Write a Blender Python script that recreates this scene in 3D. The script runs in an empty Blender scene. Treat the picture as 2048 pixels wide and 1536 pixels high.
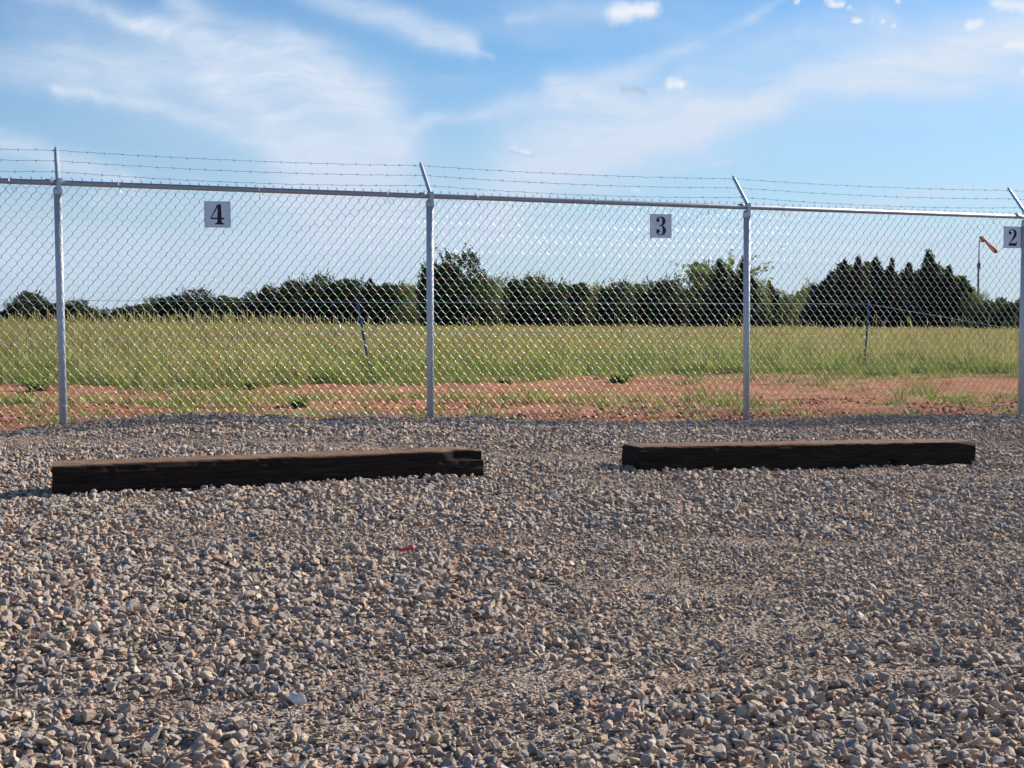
import bpy, bmesh, math, random
import numpy as np
from mathutils import Vector, Matrix, Euler
from mathutils.geometry import tessellate_polygon

random.seed(7)
RNG = np.random.default_rng(11)
SC = bpy.context.scene
COL = SC.collection
R = math.radians

# ------------------------------------------------------------------ camera
F = 3000.0                       # focal length in photo pixels (2048 wide)
TH = math.atan(128 / F)          # camera pitch, downwards
CAM = Vector((0, 0, 1.43))
cd = bpy.data.cameras.new('camera')
cd.sensor_width = 36
cd.lens = 36 * F / 2048
cd.clip_start = 0.05
cd.clip_end = 9000
cam = bpy.data.objects.new('camera', cd)
cam.location = CAM
cam.rotation_euler = (math.pi / 2 - TH, 0, 0)
COL.objects.link(cam)
SC.camera = cam

# ------------------------------------------------------------------ light
SUN_AZ, SUN_EL = R(30), R(27.5)    # azimuth from +X towards +Y
sd = Vector((math.cos(SUN_AZ) * math.cos(SUN_EL), math.sin(SUN_AZ) * math.cos(SUN_EL), math.sin(SUN_EL)))
sl = bpy.data.lights.new('sun', 'SUN')
sl.energy = 5.0
sl.angle = R(0.53)
sl.color = (1.0, 0.90, 0.78)
sun = bpy.data.objects.new('sun', sl)
sun.rotation_euler = sd.to_track_quat('Z', 'Y').to_euler()
COL.objects.link(sun)
SC.view_settings.view_transform = 'Standard'
SC.view_settings.look = 'None'
SC.view_settings.exposure = 0.68
SC.view_settings.gamma = 1.0
SC.view_settings.use_curve_mapping = False
SC.cycles.max_bounces = 4
SC.cycles.transparent_max_bounces = 6
SC.cycles.use_adaptive_sampling = True
SC.cycles.adaptive_threshold = 0.03


class NT:
    """small node-building helper"""
    def __init__(s, tree):
        s.t = tree; s.n = tree.nodes; s.l = tree.links
    def node(s, typ, **kw):
        nd = s.n.new(typ)
        for k, v in kw.items():
            setattr(nd, k, v)
        return nd
    def put(s, sock, v):
        if isinstance(v, bpy.types.NodeSocket):
            s.l.new(v, sock)
        elif v is not None:
            if sock.type == 'RGBA' and not isinstance(v, (int, float)) and len(v) == 3:
                v = (*v, 1)
            sock.default_value = v
    def m(s, op, a, b=None, c=None, clamp=False):
        nd = s.node('ShaderNodeMath', operation=op, use_clamp=clamp)
        s.put(nd.inputs[0], a)
        if b is not None: s.put(nd.inputs[1], b)
        if c is not None: s.put(nd.inputs[2], c)
        return nd.outputs[0]
    def vm(s, op, a, b=None, scale=None):
        nd = s.node('ShaderNodeVectorMath', operation=op)
        s.put(nd.inputs[0], a)
        if b is not None: s.put(nd.inputs[1], b)
        if scale is not None: s.put(nd.inputs['Scale'], scale)
        return nd.outputs['Value'] if op in ('DOT_PRODUCT', 'LENGTH') else nd.outputs[0]
    def comb(s, x, y, z=0.0):
        nd = s.node('ShaderNodeCombineXYZ')
        for i, v in enumerate((x, y, z)): s.put(nd.inputs[i], v)
        return nd.outputs[0]
    def sep(s, v):
        nd = s.node('ShaderNodeSeparateXYZ'); s.put(nd.inputs[0], v); return nd.outputs
    def noise(s, vec, scale, detail=4, rough=0.55, dist=0.0, out='Fac'):
        nd = s.node('ShaderNodeTexNoise')
        if vec is not None: s.put(nd.inputs['Vector'], vec)
        nd.inputs['Scale'].default_value = scale
        nd.inputs['Detail'].default_value = detail
        nd.inputs['Roughness'].default_value = rough
        nd.inputs['Distortion'].default_value = dist
        return nd.outputs[out]
    def mix(s, f, a, b, blend='MIX'):
        nd = s.node('ShaderNodeMix', data_type='RGBA', blend_type=blend)
        s.put(nd.inputs[0], f); s.put(nd.inputs[6], a); s.put(nd.inputs[7], b)
        return nd.outputs[2]
    def ramp(s, f, stops):
        nd = s.node('ShaderNodeValToRGB')
        cr = nd.color_ramp
        while len(cr.elements) < len(stops): cr.elements.new(0.5)
        for e, (p, c) in zip(cr.elements, stops):
            e.position = p
            e.color = (c, c, c, 1) if isinstance(c, (int, float)) else (*c, 1)
        s.put(nd.inputs[0], f)
        return nd.outputs[0]
    def mr(s, v, a, b, c=0.0, d=1.0, smooth=False):
        nd = s.node('ShaderNodeMapRange')
        if smooth: nd.interpolation_type = 'SMOOTHSTEP'
        s.put(nd.inputs[0], v)
        for i, x in enumerate((a, b, c, d)): s.put(nd.inputs[i + 1], x)
        return nd.outputs[0]


# ------------------------------------------------------------------ sky
W = bpy.data.worlds.new('World'); SC.world = W; W.use_nodes = True
W.cycles.sampling_method = 'MANUAL'; W.cycles.sample_map_resolution = 512
w = NT(W.node_tree); w.n.clear()
sky = w.node('ShaderNodeTexSky', sky_type='NISHITA', sun_disc=False)
sky.sun_elevation = SUN_EL
sky.sun_rotation = math.pi / 2 - SUN_AZ
sky.air_density = 1.0; sky.dust_density = 0.3; sky.ozone_density = 2.2
tc = w.node('ShaderNodeTexCoord')
dx, dy, dz = w.sep(tc.outputs['Generated'])
az = w.m('ARCTAN2', dx, dy)
el = w.m('ARCSINE', dz)
P0 = w.comb(w.m('MULTIPLY', az, 3.0), w.m('MULTIPLY', el, 3.0))      # thousands of photo pixels
n1 = w.node('ShaderNodeTexNoise'); w.put(n1.inputs['Vector'], P0)
n1.inputs['Scale'].default_value = 2.0; n1.inputs['Detail'].default_value = 6; n1.inputs['Roughness'].default_value = 0.45
P = w.vm('ADD', P0, w.vm('SCALE', w.vm('SUBTRACT', n1.outputs['Color'], (0.5, 0.5, 0.5)), scale=0.11))

n3 = w.node('ShaderNodeTexNoise'); w.put(n3.inputs['Vector'], P0); n3.inputs['Scale'].default_value = 9.0; n3.inputs['Detail'].default_value = 6
P = w.vm('ADD', P, w.vm('SCALE', w.vm('SUBTRACT', n3.outputs['Color'], (0.5, 0.5, 0.5)), scale=0.045))


def sky_at(px, py):
    """direction (azimuth, elevation) * 3 of a cloud position"""
    v = Vector((0, math.cos(TH), -math.sin(TH))) + Vector((1, 0, 0)) * ((px - 1024) / F) + Vector((0, math.sin(TH), math.cos(TH))) * ((768 - py) / F)
    v.normalize()
    return Vector((math.atan2(v.x, v.y) * 3, math.asin(v.z) * 3, 0))


def stroke(P, x0, y0, x1, y1, w0, w1, amp, hard=0.0, after=None):
    if after is not None:                        # evaluate the strokes one after the other (keeps the shader stack small)
        nd = w.node('ShaderNodeVectorMath', operation='MULTIPLY_ADD')
        w.put(nd.inputs[0], after); nd.inputs[1].default_value = (1e-9, 1e-9, 1e-9); w.put(nd.inputs[2], P); P = nd.outputs[0]
    a, b = sky_at(x0, y0), sky_at(x1, y1)
    ba = b - a
    pa = w.vm('SUBTRACT', P, tuple(a))
    h = w.m('DIVIDE', w.vm('DOT_PRODUCT', pa, tuple(ba)), ba.length_squared, clamp=True)
    d = w.vm('LENGTH', w.vm('SUBTRACT', pa, w.vm('SCALE', tuple(ba), scale=h)))
    wd = w.m('MULTIPLY_ADD', h, (w1 - w0) / 1000, w0 / 1000)
    r = w.m('DIVIDE', d, wd)
    if hard < 0:                                 # soft gaussian edge
        return w.m('MULTIPLY', w.m('EXPONENT', w.m('MULTIPLY', w.m('MULTIPLY', r, r), -1.5)), amp)
    return w.mr(r, 1.0, hard, 0.0, amp, smooth=True)


# cirrus bands as polylines: (x, y, halfwidth) ..., strength
bands = [([(20, -30, 14), (260, 45, 22), (430, 98, 34), (600, 140, 60), (735, 220, 75), (775, 300, 70), (720, 400, 95)], .68),
         ([(330, 20, 25), (520, 75, 35), (680, 150, 40)], .38),
         ([(440, 170, 40), (620, 270, 62), (690, 370, 80)], .50),
         ([(110, 172, 12), (330, 208, 17), (520, 268, 32), (650, 340, 60)], .44),
         ([(560, -30, 30), (740, 30, 36), (860, 75, 34), (935, 105, 26)], .52), ([(840, 90, 20), (985, 128, 8)], .30),
         ([(0, 130, 50), (380, 140, 50), (560, 170, 50)], .30), 
         ([(-120, 280, 22), (60, 300, 30), (260, 355, 26)], .55), ([(380, 350, 16), (640, 400, 40)], .35),
         ([(790, 280, 26), (860, 238, 16), (1000, 220, 20), (1130, 212, 32)], .5),
         ([(1110, 180, 32), (1260, 205, 48), (1380, 240, 60)], .50),
         ([(950, 430, 70), (1120, 320, 64), (1400, 248, 46), (1600, 185, 38), (1850, 118, 58), (2200, 40, 95)], .66),
         ([(1020, 300, 60), (1250, 280, 60)], .42), ([(1700, 190, 26), (2200, 150, 34)], .42),
         ([(1180, 180, 24), (1400, 95, 18), (1560, 0, 12)], .30), ([(1400, 130, 50), (1760, 50, 44)], .22), ([(1020, 45, 18), (1200, 25, 34)], .2),
         ([(150, 100, 90), (600, 230, 140), (760, 380, 150)], .30), ([(1050, 330, 130), (1500, 200, 100), (2100, 90, 140)], .30),
         ([(1100, 395, 12), (1300, 340, 12), (1460, 310, 8)], .25),
         ([(1480, 420, 12), (1800, 405, 18), (2200, 380, 26)], .42),
         ([(-200, 500, 90), (300, 520, 90), (900, 470, 90)], .55), ([(1000, 470, 50), (1500, 490, 60), (2200, 520, 60)], .48), ([(200, 395, 26), (700, 400, 40)], .35)]
tot = None
for pl_, amp in bands:
    v = None
    for (x0, y0, w0), (x1, y1, w1) in zip(pl_[:-1], pl_[1:]):
        q = stroke(P, x0, y0, x1, y1, w0, w1, amp, -1, after=v if v is not None else tot)
        v = q if v is None else w.m('MAXIMUM', v, q)
    tot = v if tot is None else w.m('ADD', tot, w.m('MULTIPLY', v, w.m('SUBTRACT', 1.0, tot)))
mp = w.node('ShaderNodeMapping'); mp.inputs['Rotation'].default_value = (0, 0, R(12)); mp.inputs['Scale'].default_value = (2.6, 11.0, 1)
w.put(mp.inputs[0], P)
fib = w.noise(mp.outputs[0], 1.8, 9, 0.62, 1.2)
soft = w.noise(P, 2.4, 4, 0.45)
mp2 = w.node('ShaderNodeMapping'); mp2.inputs['Scale'].default_value = (1.0, 2.6, 1); mp2.inputs['Rotation'].default_value = (0, 0, R(-20)); w.put(mp2.inputs[0], P)
wisp = w.noise(mp2.outputs[0], 2.3, 8, 0.6, 0.8)
cir = w.m('MULTIPLY', tot, w.m('MULTIPLY', w.m('MULTIPLY_ADD', fib, 1.8, 0.34), w.m('MULTIPLY_ADD', soft, 0.8, 0.62)))
cir = w.m('ADD', cir, w.mr(wisp, 0.50, 0.85, 0.0, 0.30), clamp=True)
# small cumulus
n2 = w.node('ShaderNodeTexNoise'); w.put(n2.inputs['Vector'], P0); n2.inputs['Scale'].default_value = 34; n2.inputs['Detail'].default_value = 7; n2.inputs['Roughness'].default_value = 0.6
PC = w.vm('ADD', P0, w.vm('SCALE', w.vm('SUBTRACT', n2.outputs['Color'], (0.5, 0.5, 0.5)), scale=0.030))
puffs = [(1232, 28, 1305, 18, 34, 24, 1.0), (1343, 166, 1364, 166, 18, 16, 1.0),
         (1655, 5, 1685, 10, 10, 10, .95), (1700, 18, 1702, 18.5, 8, 8, .9), (1712, 39, 1720, 40, 12, 10, .95), (1741, 43, 1742, 43, 6, 6, .8),
         (1765, 46, 1766, 47, 8, 8, .9), (1786, 52, 1787, 52, 6, 6, .8), (1590, 2, 1592, 3, 8, 8, .8), (1796, 6, 1797, 6, 8, 7, .7),
         (1935, 50, 1960, 46, 14, 12, .85), (1990, 5, 2060, 15, 16, 22, .8), (2020, 92, 2070, 88, 14, 20, .8), (2050, 140, 2075, 150, 16, 18, .8),
         (1045, 303, 1060, 305, 12, 10, .55), (1265, 381, 1276, 381, 7, 7, .45), (1018, 296, 1030, 298, 8, 8, .35)]
pt = None
for b in puffs:
    v = stroke(PC, *b, 0.0, after=pt if pt is not None else cir)
    pt = v if pt is None else w.m('MAXIMUM', pt, v)
dark = w.m('MAXIMUM', stroke(PC, 1245, 178, 1290, 184, 12, 10, .4, .2), stroke(PC, 1020, 304, 1066, 312, 8, 8, .3, .2))
skyc = w.mix(1.0, sky.outputs[0], (0.75, 1.02, 1.26), 'MULTIPLY')
c = w.mix(cir, skyc, (6.5, 7.4, 8.7))
c = w.mix(w.mr(el, 0.0, 0.17, 0.80, 0.0), c, (4.9, 6.1, 7.9))
c = w.mix(dark, c, (3.9, 4.7, 6.1))
c = w.mix(pt, c, (7.8, 8.3, 9.0))
# below the horizon nothing of the sky is seen; keep it plain
bg = w.node('ShaderNodeBackground'); w.put(bg.inputs[0], c); bg.inputs[1].default_value = 0.0665
wo = w.node('ShaderNodeOutputWorld'); w.l.new(bg.outputs[0], wo.inputs[0])

# ------------------------------------------------------------------ projection helpers
FWD = Vector((0, math.cos(TH), -math.sin(TH))); UP = Vector((0, math.sin(TH), math.cos(TH))); RT = Vector((1, 0, 0))


def at(px, py, depth):
    """the point seen at a photo position, at a given distance in front of the camera"""
    return CAM + depth * (FWD + RT * ((px - 1024) / F) + UP * ((768 - py) / F))


def sm(a, b, x):
    t = np.clip((np.asarray(x, float) - a) / (b - a), 0, 1)
    return t * t * (3 - 2 * t)


_lat = RNG.random((256, 256))


def vn(x, y, f=1.0, seed=0):
    x = np.asarray(x, float) * f + seed * 17.3 + 500; y = np.asarray(y, float) * f + seed * 9.1 + 500
    xi = np.floor(x).astype(int); yi = np.floor(y).astype(int)
    fx = x - xi; fy = y - yi
    fx = fx * fx * (3 - 2 * fx); fy = fy * fy * (3 - 2 * fy)
    g = lambda i, j: _lat[i % 256, j % 256]
    return (g(xi, yi) * (1 - fx) + g(xi + 1, yi) * fx) * (1 - fy) + (g(xi, yi + 1) * (1 - fx) + g(xi + 1, yi + 1) * fx) * fy


def fbm(x, y, f, seed=0, o=3):
    s = 0; a = 1; t = 0
    for k in range(o):
        s = s + a * vn(x, y, f * 2 ** k, seed + k); t += a; a *= .5
    return s / t


# ------------------------------------------------------------------ fence line in plan
FD0, FK = 12.4, 0.086
def fdepth(px): return FD0 * (1 + FK * (px - 115) / (816.8 - FK * px))
A0 = at(115, 640, FD0); A1 = at(858, 640, fdepth(858))
SPAN = math.hypot(A1.x - A0.x, A1.y - A0.y)
DX, DY = (A1.x - A0.x) / SPAN, (A1.y - A0.y) / SPAN
NX, NY = -DY, DX                                    # points away from the camera
def st(x, y): return (x - A0.x) * DX + (y - A0.y) * DY, (x - A0.x) * NX + (y - A0.y) * NY
def xy(s, t): return A0.x + s * DX + t * NX, A0.y + s * DY + t * NY
def s_of_px(px): return SPAN * (px - 115) / (816.8 - FK * px)

EDGE = [(-400, 868), (0, 862), (100, 853), (200, 845), (320, 832), (450, 830), (550, 834), (640, 842), (700, 836), (864, 835), (1000, 840), (1050, 842),
        (1200, 845), (1350, 845), (1497, 843), (1600, 838), (1700, 832), (1900, 830), (2046, 832), (2400, 829)]
ES = np.array([s_of_px(p) for p, _ in EDGE]); EZ = np.array([at(p, q, fdepth(p)).z for p, q in EDGE]) - .026


def lot_z(x, y, fine=True):
    x = np.asarray(x, float); y = np.asarray(y, float)
    s, t = st(x, y)
    base = .0467 * np.clip(y, -10, 40) - .33 * sm(-3.5, 6.5, x) * sm(2, 10, y)
    e = np.interp(s, ES, EZ)
    wgt = sm(-1.5, -.12, t)
    z = base * (1 - wgt) + e * wgt
    if fine:
        z = z + (fbm(x, y, 1.6, 3) - .5) * .030 + (fbm(x, y, 5, 5) - .5) * .022
    return z


def field_z(x, y, fine=True):
    s, t = st(np.asarray(x, float), np.asarray(y, float))
    e = np.interp(s, ES, EZ)
    k = sm(0, 8, t)
    z = (e - .10) * (1 - k) + .50 * k
    if fine:
        amp = sm(80, 20, y)
        z = z + ((fbm(x, y, .9, 8) - .5) * .10 + (fbm(x, y, 4, 9) - .5) * .05 + (vn(x, y, 14, 4) - .5) * .02) * amp
    z = np.where(t < -.05, np.minimum(z, lot_z(x, y, False) - .12), z)
    return z


def hit(px, py, zf=lot_z, lo=3.0, hi=300):
    d = lo
    while d < hi:
        p = at(px, py, d)
        if p.z < float(zf(p.x, p.y)): break
        d += .05 if d < 20 else .5
    return at(px, py, d)


# ------------------------------------------------------------------ mesh helpers
def new_mesh(name, verts, faces, mat=None, smooth=False):
    me = bpy.data.meshes.new(name)
    me.from_pydata([tuple(v) for v in verts], [], [tuple(f) for f in faces])
    if mat is not None:
        for m_ in (mat if isinstance(mat, (list, tuple)) else [mat]): me.materials.append(m_)
    if smooth: me.polygons.foreach_set('use_smooth', [True] * len(me.polygons))
    me.update()
    return me


def np_mesh(name, V, Fq, mat=None, smooth=False):
    """V (n,3), Fq (m,k) with one polygon size"""
    V = np.asarray(V, np.float32); Fq = np.asarray(Fq, np.int32); k = Fq.shape[1]
    me = bpy.data.meshes.new(name)
    me.vertices.add(len(V)); me.vertices.foreach_set('co', V.ravel())
    me.loops.add(Fq.size); me.loops.foreach_set('vertex_index', Fq.ravel())
    me.polygons.add(len(Fq)); me.polygons.foreach_set('loop_start', np.arange(0, Fq.size, k, dtype=np.int32))
    me.polygons.foreach_set('loop_total', np.full(len(Fq), k, np.int32))
    if smooth: me.polygons.foreach_set('use_smooth', np.ones(len(Fq), bool))
    if mat is not None: me.materials.append(mat)
    me.update(calc_edges=True); me.validate()
    return me


def obj(name, me, parent=None, loc=None, rot=None, **props):
    o = bpy.data.objects.new(name, me)
    COL.objects.link(o)
    if parent is not None: o.parent = parent
    if loc is not None: o.location = loc
    if rot is not None: o.rotation_euler = rot
    for k, v in props.items():
        if v is not None: o[k] = v
    return o


class MB:
    """collects simple solids into one mesh"""
    def __init__(s): s.v = []; s.f = []
    def add(s, vs, fs):
        o = len(s.v); s.v += [Vector(v) for v in vs]; s.f += [tuple(i + o for i in f) for f in fs]
    def box(s, c, size, M=None):
        x, y, z = (d / 2 for d in size)
        vs = [Vector((a * x, b * y, e * z)) for a in (-1, 1) for b in (-1, 1) for e in (-1, 1)]
        if M is not None: vs = [M @ v for v in vs]
        vs = [v + Vector(c) for v in vs]
        s.add(vs, [(0, 1, 3, 2), (4, 6, 7, 5), (0, 4, 5, 1), (2, 3, 7, 6), (0, 2, 6, 4), (1, 5, 7, 3)])
    def tube(s, pts, r, n=8, cap=True):
        pts = [Vector(p) for p in pts]
        rs = r if isinstance(r, (list, tuple)) else [r] * len(pts)
        rings = []; up = None
        for i, p in enumerate(pts):
            a = pts[max(i - 1, 0)]; b = pts[min(i + 1, len(pts) - 1)]
            d = (b - a).normalized()
            if up is None:
                up = Vector((0, 0, 1)) if abs(d.z) < .9 else Vector((1, 0, 0))
            u = (up - d * up.dot(d)).normalized(); v = d.cross(u); up = u
            rings.append([p + (u * math.cos(2 * math.pi * k / n) + v * math.sin(2 * math.pi * k / n)) * rs[i] for k in range(n)])
        vs = [q for ring in rings for q in ring]; fs = []
        for i in range(len(pts) - 1):
            for k in range(n):
                k2 = (k + 1) % n
                fs.append((i * n + k, i * n + k2, (i + 1) * n + k2, (i + 1) * n + k))
        if cap: fs += [tuple(range(n - 1, -1, -1)), tuple((len(pts) - 1) * n + k for k in range(n))]
        s.add(vs, fs)
    def lathe(s, prof, n=16, M=None):
        """prof: (radius, z)"""
        vs = []; fs = []
        for r, z in prof:
            for k in range(n):
                a = 2 * math.pi * k / n
                v = Vector((r * math.cos(a), r * math.sin(a), z))
                vs.append(M @ v if M is not None else v)
        for i in range(len(prof) - 1):
            for k in range(n):
                k2 = (k + 1) % n
                fs.append((i * n + k, i * n + k2, (i + 1) * n + k2, (i + 1) * n + k))
        fs += [tuple(range(n - 1, -1, -1)), tuple((len(prof) - 1) * n + k for k in range(n))]
        s.add(vs, fs)
    def mesh(s, name, mat, smooth=False): return new_mesh(name, s.v, s.f, mat, smooth)


# ------------------------------------------------------------------ materials
def mat(name):
    m_ = bpy.data.materials.new(name); m_.use_nodes = True
    t = NT(m_.node_tree); bs = t.n['Principled BSDF']
    return m_, t, bs


def bump(t, bs, h, strength=.5, dist=.01):
    b = t.node('ShaderNodeBump'); b.inputs['Strength'].default_value = strength; b.inputs['Distance'].default_value = dist
    t.put(b.inputs['Height'], h); t.l.new(b.outputs[0], bs.inputs['Normal'])


def m_stone():
    m_, t, bs = mat('limestone_gravel')
    rnd = t.node('ShaderNodeObjectInfo').outputs['Random']
    tcn = t.node('ShaderNodeTexCoord').outputs['Object']
    col = t.ramp(rnd, [(0, (.42, .335, .27)), (.12, (.52, .43, .345)), (.25, (.36, .315, .28)), (.38, (.25, .245, .25)), (.5, (.48, .41, .345)),
                       (.62, (.58, .475, .37)), (.72, (.30, .29, .30)), (.8, (.62, .47, .32)), (.87, (.50, .30, .21)), (.93, (.20, .20, .21)), (.97, (.66, .61, .55))])
    for nd in t.n:
        if nd.bl_idname == 'ShaderNodeValToRGB': nd.color_ramp.interpolation = 'CONSTANT'
    off = t.vm('SCALE', (31.0, 17.0, 53.0), scale=rnd)
    pv = t.vm('ADD', tcn, off)
    n = t.noise(pv, 2.2, 6, .65)
    col = t.mix(1.0, col, (1.18, 1.11, 1.06), 'MULTIPLY')
    col = t.mix(t.mr(n, .35, .7, 0, .35), col, (.56, .48, .40))
    n3 = t.noise(pv, 9, 5, .7)
    col = t.mix(1.0, col, t.ramp(n3, [(.25, .72), (.7, 1.15)]), 'MULTIPLY')
    t.put(bs.inputs['Base Color'], col)
    bs.inputs['Roughness'].default_value = .85
    bs.inputs['Specular IOR Level'].default_value = .3
    bump(t, bs, t.noise(pv, 6, 6, .7), .55, .12)
    return m_


def m_lot():
    m_, t, bs = mat('gravel_fines')
    g = t.node('ShaderNodeNewGeometry').outputs['Position']
    n = t.noise(g, 3.2, 5, .6)
    v = t.node('ShaderNodeTexVoronoi'); t.put(v.inputs['Vector'], g); v.inputs['Scale'].default_value = 75
    col = t.mix(t.mr(n, .4, .6), (.27, .205, .155), (.37, .30, .245))
    col = t.mix(1.0, col, t.ramp(t.sep(v.outputs['Color'])[0], [(0, .45), (1, 1.35)]), 'MULTIPLY')
    red = t.noise(g, .8, 3, .5)
    col = t.mix(t.mr(red, .60, .70, 0, .6), col, (.36, .18, .10))
    t.put(bs.inputs['Base Color'], col); bs.inputs['Roughness'].default_value = .95; bs.inputs['Specular IOR Level'].default_value = .1
    h = t.m('ADD', t.noise(g, 60, 4, .7), v.outputs['Distance'])
    bump(t, bs, h, .9, .012)
    return m_


def m_field():
    m_, t, bs = mat('red_soil_and_field')
    g = t.node('ShaderNodeNewGeometry').outputs['Position']
    x, y, z = t.sep(g)
    n = t.noise(g, 1.1, 6, .65); n2 = t.noise(g, 9, 5, .7)
    red = t.mix(t.mr(n, .35, .65), (.31, .115, .052), (.47, .215, .115))
    red = t.mix(t.mr(n2, .45, .75), red, (.50, .28, .17))
    d = t.m('MULTIPLY_ADD', x, -.34, t.m('MULTIPLY', y, .94))
    # strip nearest the fence is a darker red
    red = t.mix(t.mr(t.m('ADD', d, t.m('MULTIPLY', n, 1.5)), 16.9, 15.2, 0, .8), red, (.21, .075, .035))
    pale = t.noise(g, .35, 4, .6)
    grs = t.mix(t.mr(pale, .4, .6), (.14, .145, .045), (.22, .20, .075))
    edge = t.m('ADD', y, t.m('MULTIPLY', t.m('SUBTRACT', t.noise(g, .5, 4, .6), .5), 8))
    col = t.mix(t.mr(edge, 23, 27), red, grs)
    t.put(bs.inputs['Base Color'], col); bs.inputs['Roughness'].default_value = .95; bs.inputs['Specular IOR Level'].default_value = .1
    bump(t, bs, t.m('ADD', n2, t.noise(g, 30, 5, .7)), .8, .05)
    return m_


def m_zinc(name, base, rough, metal=.9, mottled=.35, bstr=.0):
    m_, t, bs = mat(name)
    tcn = t.node('ShaderNodeTexCoord').outputs['Object']
    n = t.noise(tcn, 22, 5, .65); n2 = t.noise(tcn, 3, 3, .5)
    col = t.mix(t.mr(n, .35, .7, 0, mottled), base, tuple(c * .55 for c in base))
    t.put(bs.inputs['Base Color'], col)
    t.put(bs.inputs['Roughness'], t.mr(n2, .3, .7, rough - .06, rough + .1))
    bs.inputs['Metallic'].default_value = metal
    if bstr: bump(t, bs, n, bstr, .002)
    return m_


def m_wire():
    # zinc wire with glints painted into the colour, drifting between green and pink
    m_, t, bs = mat('galvanised_mesh_wire_glint')
    g = t.node('ShaderNodeNewGeometry').outputs['Position']
    n = t.noise(g, 9.0, 2, .5); n2 = t.noise(g, 5.5, 1, .5)
    v = t.node('ShaderNodeTexWhiteNoise', noise_dimensions='1D')
    t.put(v.inputs['W'], t.m('FLOOR', t.m('MULTIPLY', n, 60)))
    rr = t.m('FRACT', t.m('MULTIPLY', t.noise(g, 3.3, 3, .6), 9.0))
    col = t.ramp(rr, [(0, (.42, .80, .36)), (.18, (.62, .72, .62)), (.36, (.74, .70, .66)), (.55, (.84, .55, .78)), (.72, (.74, .70, .66)), (.88, (.42, .80, .36)), (1, (.42, .80, .36))])
    col = t.mix(1.0, col, (.80, .80, .80), 'MULTIPLY')
    t.put(bs.inputs['Base Color'], col)
    bs.inputs['Metallic'].default_value = .8
    bs.inputs['Roughness'].default_value = .38
    return m_


def m_plain(name, c, rough=.6, metal=0.0, var=.15, scale=20, spec=.5):
    m_, t, bs = mat(name)
    tcn = t.node('ShaderNodeTexCoord').outputs['Object']
    n = t.noise(tcn, scale, 4, .6)
    t.put(bs.inputs['Base Color'], t.mix(t.mr(n, .3, .7), tuple(x * (1 - var) for x in c), tuple(min(1, x * (1 + var)) for x in c)))
    bs.inputs['Roughness'].default_value = rough; bs.inputs['Metallic'].default_value = metal
    bs.inputs['Specular IOR Level'].default_value = spec
    return m_


def m_timber():
    m_, t, bs = mat('creosoted_timber_shaded')
    tcn = t.node('ShaderNodeTexCoord').outputs['Object']
    mp_ = t.node('ShaderNodeMapping'); mp_.inputs['Scale'].default_value = (2.2, 40, 40); t.put(mp_.inputs[0], tcn)
    gr = t.noise(mp_.outputs[0], 1.5, 8, .7, .5)
    big = t.noise(tcn, 5, 4, .6)
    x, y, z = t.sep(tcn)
    # weathered, creosoted wood; sunlit top and shaded sides are painted into its colour
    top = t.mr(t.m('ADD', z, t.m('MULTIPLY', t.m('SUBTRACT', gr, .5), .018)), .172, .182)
    weath_lit = t.mix(t.mr(gr, .35, .65), (.115, .066, .040), (.33, .21, .14))
    weath_lit = t.mix(t.mr(big, .4, .7, 0, .4), weath_lit, (.17, .10, .065))
    creo_shaded = t.mix(t.mr(gr, .4, .7), (.014, .010, .008), (.050, .034, .026))
    t.put(bs.inputs['Base Color'], t.mix(top, creo_shaded, weath_lit))
    bs.inputs['Roughness'].default_value = .9; bs.inputs['Specular IOR Level'].default_value = .15
    bump(t, bs, t.m('ADD', gr, t.m('MULTIPLY', big, .4)), 1.0, .012)
    return m_


def m_leaf(name, c1, c2, trans=.25, rough=.6):
    m_, t, bs = mat(name)
    rnd = t.node('ShaderNodeObjectInfo').outputs['Random']
    g = t.node('ShaderNodeNewGeometry')
    n = t.noise(g.outputs['Position'], .9, 4, .6)
    n = t.m('ADD', n, t.m('MULTIPLY', t.m('SUBTRACT', g.outputs['Random Per Island'], .5), .35))
    n = t.m('ADD', n, t.m('MULTIPLY', t.m('SUBTRACT', rnd, .5), .25))
    col = t.mix(t.mr(n, .3, .7), c1, c2)
    t.put(bs.inputs['Base Color'], col)
    bs.inputs['Roughness'].default_value = rough; bs.inputs['Specular IOR Level'].default_value = .2
    tr = t.node('ShaderNodeBsdfTranslucent'); t.put(tr.inputs[0], t.mix(.5, col, (c2[0] * 1.3, c2[1] * 1.5, c2[2])))
    mx = t.node('ShaderNodeMixShader'); mx.inputs[0].default_value = trans
    t.l.new(bs.outputs[0], mx.inputs[1]); t.l.new(tr.outputs[0], mx.inputs[2])
    t.l.new(mx.outputs[0], t.n['Material Output'].inputs[0])
    return m_


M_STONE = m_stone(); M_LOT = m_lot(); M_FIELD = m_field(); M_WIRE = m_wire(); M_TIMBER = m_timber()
M_POST = m_zinc('galvanised_post', (.50, .54, .58), .52, .35, .30, .05)
M_RAIL = m_zinc('galvanised_rail', (.40, .43, .48), .50, .75, .25, .05)
M_FIT = m_zinc('cast_zinc_fitting', (.55, .60, .64), .45, .6, .5, .2)
M_WIRE2 = m_zinc('galvanised_mesh_wire_plain', (.30, .33, .37), .42, .75, .25)
M_THIN = m_zinc('barbed_zinc_wire', (.22, .25, .29), .45, .8, .2)
M_TIE = m_zinc('bright_tie_wire', (.70, .72, .74), .3, .9, .2)
M_SIGN = m_plain('white_sign_enamel', (.70, .79, .86), .5, 0, .05, 6)
M_EDGE = m_plain('dark_sign_edge', (.12, .14, .18), .5)
M_INK = m_plain('black_numeral_ink', (.008, .009, .014), .5, 0, .1)
M_BLUE = m_plain('blue_stake_paint', (.015, .11, .30), .55, 0, .3, 8)
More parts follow.
